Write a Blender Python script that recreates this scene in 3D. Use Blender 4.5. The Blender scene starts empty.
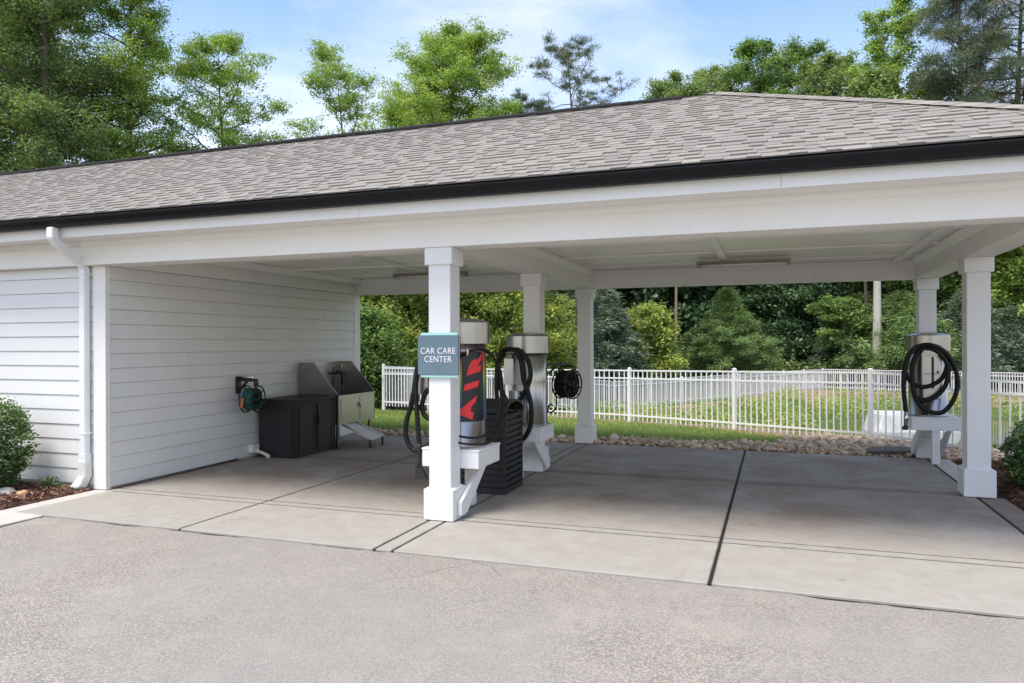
import bpy, bmesh, math, random
import numpy as np
from mathutils import Vector, Matrix
PI = math.pi
scene = bpy.context.scene
C = scene.collection

# ------------------------------------------------------------------ camera, sky, sun, exposure
YAW = math.radians(19.612); FPX = 736.25; HY = 342.744
cam_d = bpy.data.cameras.new('camera'); cam = bpy.data.objects.new('camera', cam_d); C.objects.link(cam)
cam_d.sensor_width = 36; cam_d.lens = FPX / 1024 * 36; cam_d.shift_y = (HY - 341.5) / 1024
cam_d.clip_start = 0.05; cam_d.clip_end = 3000
cam.matrix_world = Matrix.Translation((0, 0, 1.6)) @ Matrix.Rotation(YAW, 4, 'Z') @ Matrix.Rotation(PI / 2, 4, 'X') @ Matrix.Rotation(-math.radians(.201), 4, 'Z')
scene.camera = cam

SUN_EL = math.radians(64); SUN_AZ = math.radians(205)      # azimuth of the sun, clockwise from +Y
world = bpy.data.worlds.new('World'); scene.world = world; world.use_nodes = True
nt = world.node_tree; N = nt.nodes; L = nt.links
bg = N['Background']; bg.inputs['Strength'].default_value = 0.15
sky = N.new('ShaderNodeTexSky'); sky.sky_type = 'NISHITA'; sky.sun_disc = False
sky.sun_elevation = SUN_EL; sky.sun_rotation = SUN_AZ; sky.air_density = 1.0; sky.dust_density = 1.6; sky.ozone_density = 1.3
tc = N.new('ShaderNodeTexCoord'); mp = N.new('ShaderNodeMapping'); mp.inputs['Scale'].default_value = (1.0, 1.0, 3.6)
mp.inputs['Rotation'].default_value = (0.12, 0.2, 0.5)
n1 = N.new('ShaderNodeTexNoise'); n1.inputs['Scale'].default_value = 2.6; n1.inputs['Detail'].default_value = 9; n1.inputs['Roughness'].default_value = .55
n1.inputs['Distortion'].default_value = .5
r1 = N.new('ShaderNodeMapRange'); r1.inputs[1].default_value = .40; r1.inputs[2].default_value = .72; r1.inputs[3].default_value = 0.12; r1.inputs[4].default_value = .42
sx = N.new('ShaderNodeSeparateXYZ'); r2 = N.new('ShaderNodeMapRange'); r2.inputs[1].default_value = .05; r2.inputs[2].default_value = .42; r2.inputs[3].default_value = .38; r2.inputs[4].default_value = 0
ad = N.new('ShaderNodeMath'); ad.operation = 'ADD'; ad.use_clamp = True
mx = N.new('ShaderNodeMix'); mx.data_type = 'RGBA'; mx.inputs[7].default_value = (6.6, 6.1, 5.55, 1)
L.new(tc.outputs['Generated'], mp.inputs[0]); L.new(mp.outputs[0], n1.inputs['Vector']); L.new(n1.outputs['Fac'], r1.inputs[0])
L.new(tc.outputs['Generated'], sx.inputs[0]); L.new(sx.outputs['Z'], r2.inputs[0])
L.new(r1.outputs[0], ad.inputs[0]); L.new(r2.outputs[0], ad.inputs[1])
L.new(ad.outputs[0], mx.inputs[0]); hsv = N.new('ShaderNodeHueSaturation'); hsv.inputs['Saturation'].default_value = 1.38; L.new(sky.outputs[0], hsv.inputs['Color']); L.new(hsv.outputs[0], mx.inputs[6]); L.new(mx.outputs[2], bg.inputs[0])

sun_d = bpy.data.lights.new('sun', 'SUN'); sun_d.energy = 2.0; sun_d.angle = math.radians(22); sun_d.color = (1, .93, .84)
sun = bpy.data.objects.new('sun', sun_d); C.objects.link(sun)
sd = Vector((math.sin(SUN_AZ) * math.cos(SUN_EL), math.cos(SUN_AZ) * math.cos(SUN_EL), math.sin(SUN_EL)))
sun.rotation_euler = sd.to_track_quat('Z', 'Y').to_euler()
vs = scene.view_settings
vs.view_transform = 'Standard'; vs.look = 'None'; vs.gamma = 1; vs.use_curve_mapping = False
vs.exposure = 0.95
scene.cycles.max_bounces = 10; scene.cycles.diffuse_bounces = 6; scene.cycles.transmission_bounces = 6

# ------------------------------------------------------------------ helpers: unprojecting the survey, meshes, tags
def ray(px, py):
    x, y = px - 512, HY - py; r = math.radians(.201)
    x, y = x * math.cos(r) + y * math.sin(r), -x * math.sin(r) + y * math.cos(r)
    l = x / FPX
    return (l * math.cos(YAW) - math.sin(YAW), l * math.sin(YAW) + math.cos(YAW), y / FPX)
def at_y(px, py, y):
    d = ray(px, py); t = y / d[1]; return Vector((d[0] * t, y, 1.6 + d[2] * t))
def at_x(px, py, x):
    d = ray(px, py); t = x / d[0]; return Vector((x, d[1] * t, 1.6 + d[2] * t))
def spot(px, fwd):
    d = ray(px, HY); return d[0] * fwd, d[1] * fwd

def lin(c):
    return tuple((v / 12.92 if v <= .04045 else ((v + .055) / 1.055) ** 2.4) for v in c)

def link(o, parent=None):
    C.objects.link(o)
    if parent: o.parent = parent
    return o
def tag(o, label=None, cat=None, group=None, kind=None):
    if label: o['label'] = label
    if cat: o['category'] = cat
    if group: o['group'] = group
    if kind: o['kind'] = kind
    return o
def empty(name, loc=(0, 0, 0), rz=0, label=None, cat=None, group=None):
    o = bpy.data.objects.new(name, None); o.empty_display_size = .1; C.objects.link(o)
    o.location = loc; o.rotation_euler = (0, 0, rz)
    return tag(o, label, cat, group)
def copy_tree(o, parent=None):
    c = o.copy(); C.objects.link(c)
    if parent: c.parent = parent
    for ch in list(o.children): copy_tree(ch, c)
    return c

class MB:
    def __init__(s): s.v = []; s.f = []; s.sm = []; s.mi = []
    def face(s, vs_, smooth=False, mi=0):
        k = len(s.v); s.v += [tuple(p) for p in vs_]; s.f.append(tuple(range(k, k + len(vs_)))); s.sm.append(smooth); s.mi.append(mi)
    def add(s, vs_, fs_, smooth=False, mi=0):
        k = len(s.v); s.v += [tuple(p) for p in vs_]
        for f in fs_: s.f.append(tuple(i + k for i in f)); s.sm.append(smooth); s.mi.append(mi)
    def box(s, x0, x1, y0, y1, z0, z1, mi=0):
        s.add([(x0, y0, z0), (x1, y0, z0), (x1, y1, z0), (x0, y1, z0), (x0, y0, z1), (x1, y0, z1), (x1, y1, z1), (x0, y1, z1)],
              [(0, 3, 2, 1), (4, 5, 6, 7), (0, 1, 5, 4), (1, 2, 6, 5), (2, 3, 7, 6), (3, 0, 4, 7)], mi=mi)
        return s
    def obox(s, a, b, w, h, up=(0, 0, 1)):            # a beam from a to b, w wide, h high
        a = Vector(a); b = Vector(b); d = (b - a).normalized(); up = Vector(up)
        sd_ = d.cross(up).normalized() * w / 2; u = sd_.cross(d).normalized() * h / 2
        P = [a - sd_ - u, a + sd_ - u, a + sd_ + u, a - sd_ + u, b - sd_ - u, b + sd_ - u, b + sd_ + u, b - sd_ + u]
        s.add(P, [(0, 1, 2, 3), (4, 7, 6, 5), (0, 4, 5, 1), (1, 5, 6, 2), (2, 6, 7, 3), (3, 7, 4, 0)]); return s
    def prism(s, pts, n):                              # polygon pts extruded by vector n
        n = Vector(n); k = len(pts); P = [Vector(p) for p in pts]; Q = [p + n for p in P]
        s.add(P + Q, [tuple(range(k))[::-1], tuple(range(k, 2 * k))] + [(i, (i + 1) % k, k + (i + 1) % k, k + i) for i in range(k)]); return s
    def lathe(s, prof, cx=0, cy=0, seg=40, smooth=True, caps=True):   # prof: (r, z)
        k = len(s.v)
        for r, z in prof:
            for i in range(seg): a = 2 * PI * i / seg; s.v.append((cx + r * math.cos(a), cy + r * math.sin(a), z))
        for j in range(len(prof) - 1):
            for i in range(seg):
                a = k + j * seg + i; b = k + j * seg + (i + 1) % seg
                s.f.append((a, b, b + seg, a + seg)); s.sm.append(smooth); s.mi.append(0)
        if caps:
            s.f.append(tuple(k + i for i in range(seg))[::-1]); s.sm.append(False); s.mi.append(0)
            s.f.append(tuple(k + (len(prof) - 1) * seg + i for i in range(seg))); s.sm.append(False); s.mi.append(0)
        return s
    def tube(s, pts, r, seg=8, ribs=0, smooth=True, closed=False):
        P = [Vector(p) for p in pts]; n = len(P); k = len(s.v)
        t0 = (P[1] - P[0]).normalized(); u = t0.orthogonal().normalized()
        for i in range(n):
            t = (P[min(i + 1, n - 1)] - P[max(i - 1, 0)]).normalized()
            u = (u - t * u.dot(t)).normalized(); w = t.cross(u)
            rr = r[i] if isinstance(r, (list, tuple)) else r
            if ribs and i % 2: rr *= ribs
            for j in range(seg):
                a = 2 * PI * j / seg; s.v.append(tuple(P[i] + (u * math.cos(a) + w * math.sin(a)) * rr))
        for i in range(n - 1):
            for j in range(seg):
                a = k + i * seg + j; b = k + i * seg + (j + 1) % seg
                s.f.append((a, b, b + seg, a + seg)); s.sm.append(smooth); s.mi.append(0)
        s.f.append(tuple(k + i for i in range(seg))[::-1]); s.sm.append(False); s.mi.append(0)
        s.f.append(tuple(k + (n - 1) * seg + i for i in range(seg))); s.sm.append(False); s.mi.append(0)
        return s
    def build(s, name, mats, parent=None, bevel=0, bseg=2, loc=None, offset=None):
        me = bpy.data.meshes.new(name)
        vv = s.v if offset is None else [(a - offset[0], b - offset[1], c - offset[2]) for a, b, c in s.v]
        me.from_pydata(vv, [], s.f)
        me.polygons.foreach_set('use_smooth', s.sm); me.polygons.foreach_set('material_index', s.mi)
        for m in (mats if isinstance(mats, (list, tuple)) else [mats]): me.materials.append(m)
        if bevel or True:
            bm = bmesh.new(); bm.from_mesh(me)
            bmesh.ops.remove_doubles(bm, verts=bm.verts, dist=1e-6) if False else None; bmesh.ops.recalc_face_normals(bm, faces=bm.faces)
            if bevel:
                es = [e for e in bm.edges if len(e.link_faces) == 2 and e.calc_face_angle(0) > .5]
                bmesh.ops.bevel(bm, geom=es, offset=bevel, segments=bseg, affect='EDGES', clamp_overlap=True)
            bm.to_mesh(me); bm.free()
        o = bpy.data.objects.new(name, me)
        return link(o, parent)

def smoothpath(pts, n=60):                             # Catmull-Rom through the points
    P = [Vector(p) for p in pts]; P = [P[0] * 2 - P[1]] + P + [P[-1] * 2 - P[-2]]
    out = []; m = len(P) - 3
    ln = [max((P[i + 2] - P[i + 1]).length, 1e-4) for i in range(m)]; tot = sum(ln)
    for i in range(m):
        k = max(2, int(n * ln[i] / tot)); a, b, c, d = P[i:i + 4]
        for j in range(k):
            t = j / k
            out.append(.5 * ((2 * b) + (c - a) * t + (2 * a - 5 * b + 4 * c - d) * t * t + (3 * b - a - 3 * c + d) * t ** 3))
    out.append(P[-2]); return out

# ------------------------------------------------------------------ materials
def newmat(name):
    m = bpy.data.materials.new(name); m.use_nodes = True; t = m.node_tree
    return m, t.nodes, t.links, t.nodes['Principled BSDF']
def noise(N, L, scale, detail=4, rough=.55, vec=None, dist=0):
    n = N.new('ShaderNodeTexNoise'); n.inputs['Scale'].default_value = scale; n.inputs['Detail'].default_value = detail
    n.inputs['Roughness'].default_value = rough; n.inputs['Distortion'].default_value = dist
    if vec is not None: L.new(vec, n.inputs['Vector'])
    return n
def ramp(N, L, fac, stops):
    r = N.new('ShaderNodeValToRGB'); e = r.color_ramp.elements
    while len(e) < len(stops): e.new(.5)
    for i, (p, c) in enumerate(stops):
        e[i].position = p; e[i].color = (*c, 1) if len(c) == 3 else c
    L.new(fac, r.inputs[0]); return r
def mixc(N, L, fac, a, b, mode='MIX'):
    m = N.new('ShaderNodeMix'); m.data_type = 'RGBA'; m.blend_type = mode
    for s, v in ((0, fac), (6, a), (7, b)):
        if isinstance(v, (int, float)): m.inputs[s].default_value = v
        elif isinstance(v, tuple): m.inputs[s].default_value = (*v, 1)
        else: L.new(v, m.inputs[s])
    return m.outputs[2]
def rng_(N, L, v, a, b, c, d):
    m = N.new('ShaderNodeMapRange'); m.inputs[1].default_value = a; m.inputs[2].default_value = b; m.inputs[3].default_value = c; m.inputs[4].default_value = d
    L.new(v, m.inputs[0]); return m.outputs[0]
def bump(N, L, b, h, strength=.3, dist=.01, prev=None):
    n = N.new('ShaderNodeBump'); n.inputs['Strength'].default_value = strength; n.inputs['Distance'].default_value = dist
    L.new(h, n.inputs['Height'])
    if prev: L.new(prev.outputs[0], n.inputs['Normal'])
    if b: L.new(n.outputs[0], b.inputs['Normal'])
    return n
def objco(N, L, scale=(1, 1, 1)):
    t = N.new('ShaderNodeTexCoord'); m = N.new('ShaderNodeMapping'); m.inputs['Scale'].default_value = scale
    L.new(t.outputs['Object'], m.inputs[0]); return m.outputs[0]
def simple(name, col, rough=.6, metal=0, var=.12, scale=6, bscale=40, bstr=.12, spec=.5, stretch=(1, 1, 1)):
    m, N, L, b = newmat(name); co = objco(N, L, stretch)
    n = noise(N, L, scale, 5, .6, co)
    c = ramp(N, L, n.outputs[0], [(.3, tuple(v * (1 - var) for v in col)), (.7, tuple(min(1, v * (1 + var)) for v in col))])
    L.new(c.outputs[0], b.inputs['Base Color'])
    L.new(rng_(N, L, n.outputs[0], .3, .7, max(.02, rough - .07), min(1, rough + .07)), b.inputs['Roughness'])
    b.inputs['Metallic'].default_value = metal; b.inputs['Specular IOR Level'].default_value = spec
    n2 = noise(N, L, bscale, 4, .6, co); bump(N, L, b, n2.outputs[0], bstr, .004)
    return m

M = {}
def m_paint(name, col, grain=(1, 1, 14)):
    m, N, L, b = newmat(name); co = objco(N, L)
    a = noise(N, L, 1.3, 6, .6, co); g = noise(N, L, 26, 3, .6, objco(N, L, grain)); s = noise(N, L, 5, 6, .7, objco(N, L, (1, 1, .35)))
    c = ramp(N, L, a.outputs[0], [(.3, tuple(v * .94 for v in col)), (.7, col)])
    c2 = mixc(N, L, rng_(N, L, s.outputs[0], .60, .80, 0, .22), c.outputs[0], (.50, .46, .39))
    L.new(c2, b.inputs['Base Color']); b.inputs['Roughness'].default_value = .48; b.inputs['Specular IOR Level'].default_value = .4
    bump(N, L, b, g.outputs[0], .12, .004); return m
M['white'] = m_paint('white_trim_paint', (.82, .805, .775))
M['column_white'] = m_paint('white_wood_paint', (.77, .77, .765), (14, 14, 1))
M['siding'] = m_paint('white_siding_paint', (.76, .758, .745), (14, 14, 60))
M['ceil'] = m_paint('ceiling_paint', (.83, .81, .76), (1, 14, 1)); M['ceil'].node_tree.nodes['Principled BSDF'].inputs['Roughness'].default_value = .3
M['vinyl'] = simple('fence_white_metal', (.82, .82, .82), .35, 0, .03)
M['galv'] = simple('white_downspout', (.78, .79, .80), .35, 0, .05)
M['boot'] = simple('weathered_boot', (.66, .68, .64), .6, 0, .15)
M['gutter'] = simple('black_gutter_metal', (.008, .008, .010), .45, 0, .2, spec=.2)
M['black'] = simple('black_plastic', (.014, .014, .016), .5, 0, .25)
M['rubber'] = simple('black_hose_rubber', (.010, .010, .010), .5, 0, .3, spec=.25)
M['cab'] = simple('charcoal_resin', (.014, .0135, .014), .55, 0, .2, 12, 160, .25)
M['bronze'] = simple('dark_bronze_metal', (.035, .028, .024), .4, .3, .2)
M['teal_hose'] = simple('teal_hose', (.006, .085, .07), .4, 0, .2)
M['orange'] = simple('orange_nozzle', (.75, .16, .03), .4)
M['pvc'] = simple('cream_pvc', (.72, .66, .54), .4)
M['greybox'] = simple('grey_box', (.62, .62, .60), .5)
M['fixture'] = simple('aged_fixture_housing', (.30, .27, .23), .4, 0, .15)
M['clay_pot'] = simple('pale_concrete_structure', (.50, .50, .49), .8, 0, .2, 3)
M['chrome'] = simple('chrome', (.6, .6, .6), .2, 1, .05)
M['signblue'] = simple('slate_blue_sign_face', lin((.37, .455, .50)), .4, 0, .04)
M['teal'] = simple('pale_teal_sign_edge', lin((.66, .86, .83)), .4, 0, .04)
M['letter'] = simple('white_lettering', (.85, .85, .85), .5, 0, .02)
M['red'] = simple('red_lettering', (.78, .025, .03), .4, 0, .05)
M['wrapblack'] = simple('black_vinyl_wrap', (.012, .012, .016), .3, 0, .1)
M['tube_glass'] = simple('fluorescent_tube', (.70, .68, .62), .25, 0, .05)

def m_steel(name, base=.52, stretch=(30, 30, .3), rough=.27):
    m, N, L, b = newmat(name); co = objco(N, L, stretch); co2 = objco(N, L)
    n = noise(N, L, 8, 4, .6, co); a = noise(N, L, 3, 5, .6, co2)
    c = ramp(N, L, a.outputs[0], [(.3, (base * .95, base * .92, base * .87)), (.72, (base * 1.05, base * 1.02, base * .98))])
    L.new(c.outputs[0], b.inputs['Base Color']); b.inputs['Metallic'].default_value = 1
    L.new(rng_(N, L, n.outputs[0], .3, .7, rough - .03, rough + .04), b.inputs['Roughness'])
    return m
M['steel'] = m_steel('brushed_stainless', .40)
M['steel2'] = m_steel('dull_stainless', .46, (20, .6, 20), .30)
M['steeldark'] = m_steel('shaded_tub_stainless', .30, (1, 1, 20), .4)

def m_wrap():                                          # rainbow stripes running round the vending wrap
    m, N, L, b = newmat('rainbow_wrap'); t = N.new('ShaderNodeTexCoord'); s = N.new('ShaderNodeSeparateXYZ'); L.new(t.outputs['Object'], s.inputs[0])
    f = rng_(N, L, s.outputs['Z'], .25, .90, 0, 1)
    r = ramp(N, L, f, [(0, (.01, .02, .16)), (.22, (.01, .05, .30)), (.45, (.02, .32, .12)), (.65, (.55, .50, .03)), (.82, (.55, .20, .02)), (1, (.35, .02, .02))])
    L.new(r.outputs[0], b.inputs['Base Color']); b.inputs['Roughness'].default_value = .3; return m
M['wrap'] = m_wrap()

def m_shingle():
    m, N, L, b = newmat('roof_shingles'); a = N.new('ShaderNodeAttribute'); a.attribute_name = 'tint'
    co = objco(N, L); g = noise(N, L, 160, 3, .8, co); w = noise(N, L, .7, 5, .6, co)
    r = ramp(N, L, a.outputs['Fac'], [(0, (.125, .115, .103)), (.30, (.195, .177, .153)), (.6, (.262, .238, .206)), (.85, (.33, .300, .258)), (1, (.40, .350, .29))])
    c = mixc(N, L, rng_(N, L, g.outputs[0], .3, .7, 0, .45), r.outputs[0], (.44, .42, .385))
    c = mixc(N, L, rng_(N, L, g.outputs[0], .32, .48, .4, 0), c, (.07, .062, .06))
    c = mixc(N, L, rng_(N, L, w.outputs[0], .35, .75, 0, .25), c, (.20, .18, .17))
    L.new(c, b.inputs['Base Color']); b.inputs['Roughness'].default_value = .9; b.inputs['Specular IOR Level'].default_value = .25
    bump(N, L, b, g.outputs[0], .4, .004); return m
M['shingle'] = m_shingle()
M['shingle_dark'] = simple('ridge_cap_shingle', (.022, .02, .02), .95, 0, .3, 20, 120, .4, spec=.2)

def m_asphalt():
    m, N, L, b = newmat('worn_asphalt'); co = objco(N, L)
    v = N.new('ShaderNodeTexVoronoi'); v.inputs['Scale'].default_value = 95; L.new(co, v.inputs['Vector'])
    big = noise(N, L, .55, 6, .6, co, .6); med = noise(N, L, 3.2, 6, .65, co); fine = noise(N, L, 260, 2, .7, co)
    vs_ = N.new('ShaderNodeSeparateColor'); L.new(v.outputs['Color'], vs_.inputs[0])
    stone = ramp(N, L, vs_.outputs[0], [(0, (.15, .135, .125)), (.35, (.27, .245, .235)), (.62, (.36, .33, .315)), (.85, (.42, .385, .355)), (.95, (.42, .34, .27)), (1, (.50, .47, .44))])
    c = mixc(N, L, rng_(N, L, v.outputs['Distance'], .30, .62, 0, .75), stone.outputs[0], (.17, .155, .15))
    flat = ramp(N, L, med.outputs[0], [(.3, (.26, .238, .232)), (.7, (.325, .300, .292))])
    c = mixc(N, L, rng_(N, L, big.outputs[0], .42, .60, .52, .05), c, flat.outputs[0])
    c = mixc(N, L, rng_(N, L, med.outputs[0], .5, .75, 0, .4), c, (.36, .32, .28))
    blo = noise(N, L, .28, 4, .5, co, 1.2)
    c = mixc(N, L, rng_(N, L, blo.outputs[0], .40, .62, .45, 0), c, (.24, .225, .225))
    st = noise(N, L, 1.6, 3, .5, co); c = mixc(N, L, rng_(N, L, st.outputs[0], .66, .74, 0, .30), c, (.20, .18, .165))
    ck = N.new('ShaderNodeTexVoronoi'); ck.feature = 'DISTANCE_TO_EDGE'; ck.inputs['Scale'].default_value = .38; wv = noise(N, L, 2.5, 5, .6, co); wm = mixc(N, L, .22, co, wv.outputs['Color'])
    L.new(wm, ck.inputs['Vector']); brk = noise(N, L, .5, 2, .5, co)
    kf = N.new('ShaderNodeMath'); kf.operation = 'MULTIPLY'; L.new(rng_(N, L, ck.outputs['Distance'], .0, .0035, .55, 0), kf.inputs[0]); L.new(rng_(N, L, brk.outputs[0], .52, .60, 0, 1), kf.inputs[1]); c = mixc(N, L, kf.outputs[0], c, (.10, .09, .085))
    dr = N.new('ShaderNodeTexVoronoi'); dr.inputs['Scale'].default_value = 1.1; L.new(mixc(N, L, .10, co, wv.outputs['Color']), dr.inputs['Vector']); c = mixc(N, L, rng_(N, L, dr.outputs['Distance'], .03, .075, .35, 0), c, (.13, .12, .115))
    c = mixc(N, L, 1.0, c, (1.13, 1.135, 1.045), 'MULTIPLY')
    L.new(c, b.inputs['Base Color']); b.inputs['Roughness'].default_value = .92; b.inputs['Specular IOR Level'].default_value = .25
    p = bump(N, L, None, v.outputs['Distance'], -.5 if False else .5, .003); p.invert = True
    bump(N, L, b, fine.outputs[0], .3, .002, p); return m
M['asphalt'] = m_asphalt()

def m_concrete(name='broom_finished_concrete', tone=1.0):
    m, N, L, b = newmat(name); co = objco(N, L)
    big = noise(N, L, 1.1, 10, .72, co, .5); med = noise(N, L, 4.5, 6, .65, co); fine = noise(N, L, 120, 3, .75, co)
    broom = noise(N, L, 30, 3, .6, objco(N, L, (.35, 6, 1)))
    c = ramp(N, L, med.outputs[0], [(.25, (.320 * tone, .298 * tone, .258 * tone)), (.75, (.402 * tone, .383 * tone, .343 * tone))]).outputs[0]
    c = mixc(N, L, rng_(N, L, broom.outputs[0], .45, .75, 0, .16), c, (.30, .275, .25))
    # tyre grime and drip stains in the middle of each bay
    s = N.new('ShaderNodeSeparateXYZ'); L.new(co, s.inputs[0])
    inside = rng_(N, L, s.outputs['Y'], 6.0, 7.4, 0, 1)
    g = N.new('ShaderNodeMath'); g.operation = 'MULTIPLY'; L.new(rng_(N, L, big.outputs[0], .34, .62, 0.05, .85), g.inputs[0]); L.new(inside, g.inputs[1])
    c = mixc(N, L, g.outputs[0], c, (.235, .172, .130))
    sp = noise(N, L, 1.9, 5, .6, co, 1.5)
    c = mixc(N, L, rng_(N, L, sp.outputs[0], .62, .74, 0, .45), c, (.17, .15, .135))
    rs = noise(N, L, .8, 4, .6, objco(N, L, (1.4, .8, 1)), 2); c = mixc(N, L, rng_(N, L, rs.outputs[0], .63, .75, 0, .35), c, (.42, .30, .20))
    # dirt gathered along the joints
    jn = noise(N, L, 7, 5, .7, co); acc = None
    for ax, vals in (('Y', (6.080, 6.2225, 8.742, 8.848)), ('X', (-4.842, -2.93, -2.773, -.409, 1.945))):
        for v_ in vals:
            m1 = N.new('ShaderNodeMath'); m1.operation = 'SUBTRACT'; L.new(s.outputs[ax], m1.inputs[0]); m1.inputs[1].default_value = v_
            m2 = N.new('ShaderNodeMath'); m2.operation = 'ABSOLUTE'; L.new(m1.outputs[0], m2.inputs[0])
            wd_ = .042 if v_ > 8 else .026
            m3 = rng_(N, L, m2.outputs[0], wd_ * .45, wd_, 1, 0)
            if acc is None: acc = m3
            else:
                mm = N.new('ShaderNodeMath'); mm.operation = 'MAXIMUM'; L.new(acc, mm.inputs[0]); L.new(m3, mm.inputs[1]); acc = mm.outputs[0]
    mj = N.new('ShaderNodeMath'); mj.operation = 'MULTIPLY'; L.new(acc, mj.inputs[0]); L.new(rng_(N, L, jn.outputs[0], .3, .65, .1, .75), mj.inputs[1])
    c = mixc(N, L, mj.outputs[0], c, (.085, .068, .055))
    # fine drip marks
    dv = N.new('ShaderNodeTexVoronoi'); dv.inputs['Scale'].default_value = 2.3; L.new(mixc(N, L, .12, co, med.outputs['Color']), dv.inputs['Vector'])
    c = mixc(N, L, rng_(N, L, dv.outputs['Distance'], .035, .07, .40, 0), c, (.11, .09, .075))
    L.new(c, b.inputs['Base Color']); L.new(rng_(N, L, big.outputs[0], .3, .7, .62, .8), b.inputs['Roughness'])
    b.inputs['Specular IOR Level'].default_value = .35
    p = bump(N, L, None, broom.outputs[0], .10, .003); bump(N, L, b, fine.outputs[0], .14, .002, p); return m
M['concrete'] = m_concrete()
M['curb'] = simple('pale_concrete_edging', (.52, .49, .45), .85, 0, .12, 8, 90, .25)
M['curb_tan'] = simple('tan_concrete_edging', (.36, .28, .205), .85, 0, .2, 6, 90, .25)
M['curb_brown'] = simple('stained_concrete_edging', (.23, .18, .145), .85, 0, .2, 6, 90, .25)
M['joint'] = simple('joint_filler', (.016, .014, .013), .9, 0, .3, 12)
M['rockdark'] = simple('dark_slate_stone', (.11, .095, .085), .7, 0, .3, 6, 40, .4)
M['rockpale'] = simple('pale_landscape_rock', (.50, .44, .39), .8, 0, .25, 12, 40, .5)
M['rocktan'] = simple('tan_landscape_rock', (.48, .30, .16), .8, 0, .25, 12, 40, .5)

def m_tint(name, stops, rough=.85, scale=40):
    m, N, L, b = newmat(name); a = N.new('ShaderNodeAttribute'); a.attribute_name = 'tint'
    r = ramp(N, L, a.outputs['Fac'], stops); n = noise(N, L, scale, 4, .6, objco(N, L))
    c = mixc(N, L, rng_(N, L, n.outputs[0], .35, .7, 0, .35), r.outputs[0], stops[0][1])
    L.new(c, b.inputs['Base Color']); b.inputs['Roughness'].default_value = rough; bump(N, L, b, n.outputs[0], .3, .01); return m
M['rock'] = m_tint('river_rocks', [(0, (.28, .19, .12)), (.3, (.50, .37, .24)), (.6, (.68, .54, .38)), (.85, (.78, .68, .55)), (1, (.56, .34, .18))])
M['mulch'] = m_tint('bark_mulch', [(0, (.05, .024, .015)), (.4, (.15, .065, .036)), (.7, (.26, .125, .07)), (1, (.40, .24, .15))])
M['mulch_base'] = simple('mulch_bed_soil', (.075, .036, .024), .95, 0, .4, 20, 60, .8)

def m_ground():
    m, N, L, b = newmat('ground_cover'); co = objco(N, L)
    a = N.new('ShaderNodeAttribute'); a.attribute_name = 'zone'; s = N.new('ShaderNodeSeparateColor'); L.new(a.outputs['Color'], s.inputs[0])
    n = noise(N, L, 2.2, 7, .65, co); f = noise(N, L, 30, 4, .7, co)
    g = ramp(N, L, n.outputs[0], [(.3, (.060, .105, .026)), (.55, (.095, .150, .036)), (.75, (.16, .19, .06))]).outputs[0]
    g = mixc(N, L, rng_(N, L, f.outputs[0], .4, .7, 0, .4), g, (.035, .07, .015))
    cl = ramp(N, L, f.outputs[0], [(.3, (.19, .125, .08)), (.55, (.34, .24, .155)), (.75, (.44, .36, .26))]).outputs[0]
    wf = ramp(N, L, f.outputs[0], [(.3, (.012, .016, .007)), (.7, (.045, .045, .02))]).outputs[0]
    def edge(ch): return rng_(N, L, ch, .35, .65, 0, 1)
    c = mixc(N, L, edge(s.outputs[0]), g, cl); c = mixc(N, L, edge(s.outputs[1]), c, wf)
    L.new(c, b.inputs['Base Color']); b.inputs['Roughness'].default_value = .95
    bump(N, L, b, f.outputs[0], .6, .03); return m
M['ground'] = m_ground()
def m_water():
    m, N, L, b = newmat('pond_water'); co = objco(N, L)
    b.inputs['Base Color'].default_value = (.07, .085, .035, 1); b.inputs['Roughness'].default_value = .08
    n = noise(N, L, 3.5, 3, .5, objco(N, L, (1, .4, 1))); bump(N, L, b, n.outputs[0], .12, .03); return m
M['water'] = m_water()

def m_leaf(name, stops, transl=.35, rough=.5, gain=2.0):
    m = bpy.data.materials.new(name); m.use_nodes = True; t = m.node_tree; N = t.nodes; L = t.links
    N.clear(); out = N.new('ShaderNodeOutputMaterial'); b = N.new('ShaderNodeBsdfPrincipled'); tr = N.new('ShaderNodeBsdfTranslucent'); mx = N.new('ShaderNodeMixShader')
    stops = [(p, (min(.6, c_[0] * gain * 1.10), min(.6, c_[1] * gain * .95), min(.6, c_[2] * gain * 1.25))) for p, c_ in stops]
    a = N.new('ShaderNodeAttribute'); a.attribute_name = 'tint'; r = ramp(N, L, a.outputs['Fac'], stops)
    L.new(r.outputs[0], b.inputs['Base Color']); b.inputs['Roughness'].default_value = rough; b.inputs['Specular IOR Level'].default_value = .35
    h = N.new('ShaderNodeMix'); h.data_type = 'RGBA'; h.blend_type = 'MULTIPLY'; h.inputs[0].default_value = 1; h.inputs[7].default_value = (1.35, 1.4, .7, 1)
    L.new(r.outputs[0], h.inputs[6]); L.new(h.outputs[2], tr.inputs[0])
    mx.inputs[0].default_value = transl; L.new(b.outputs[0], mx.inputs[1]); L.new(tr.outputs[0], mx.inputs[2]); L.new(mx.outputs[0], out.inputs[0]); return m
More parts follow.
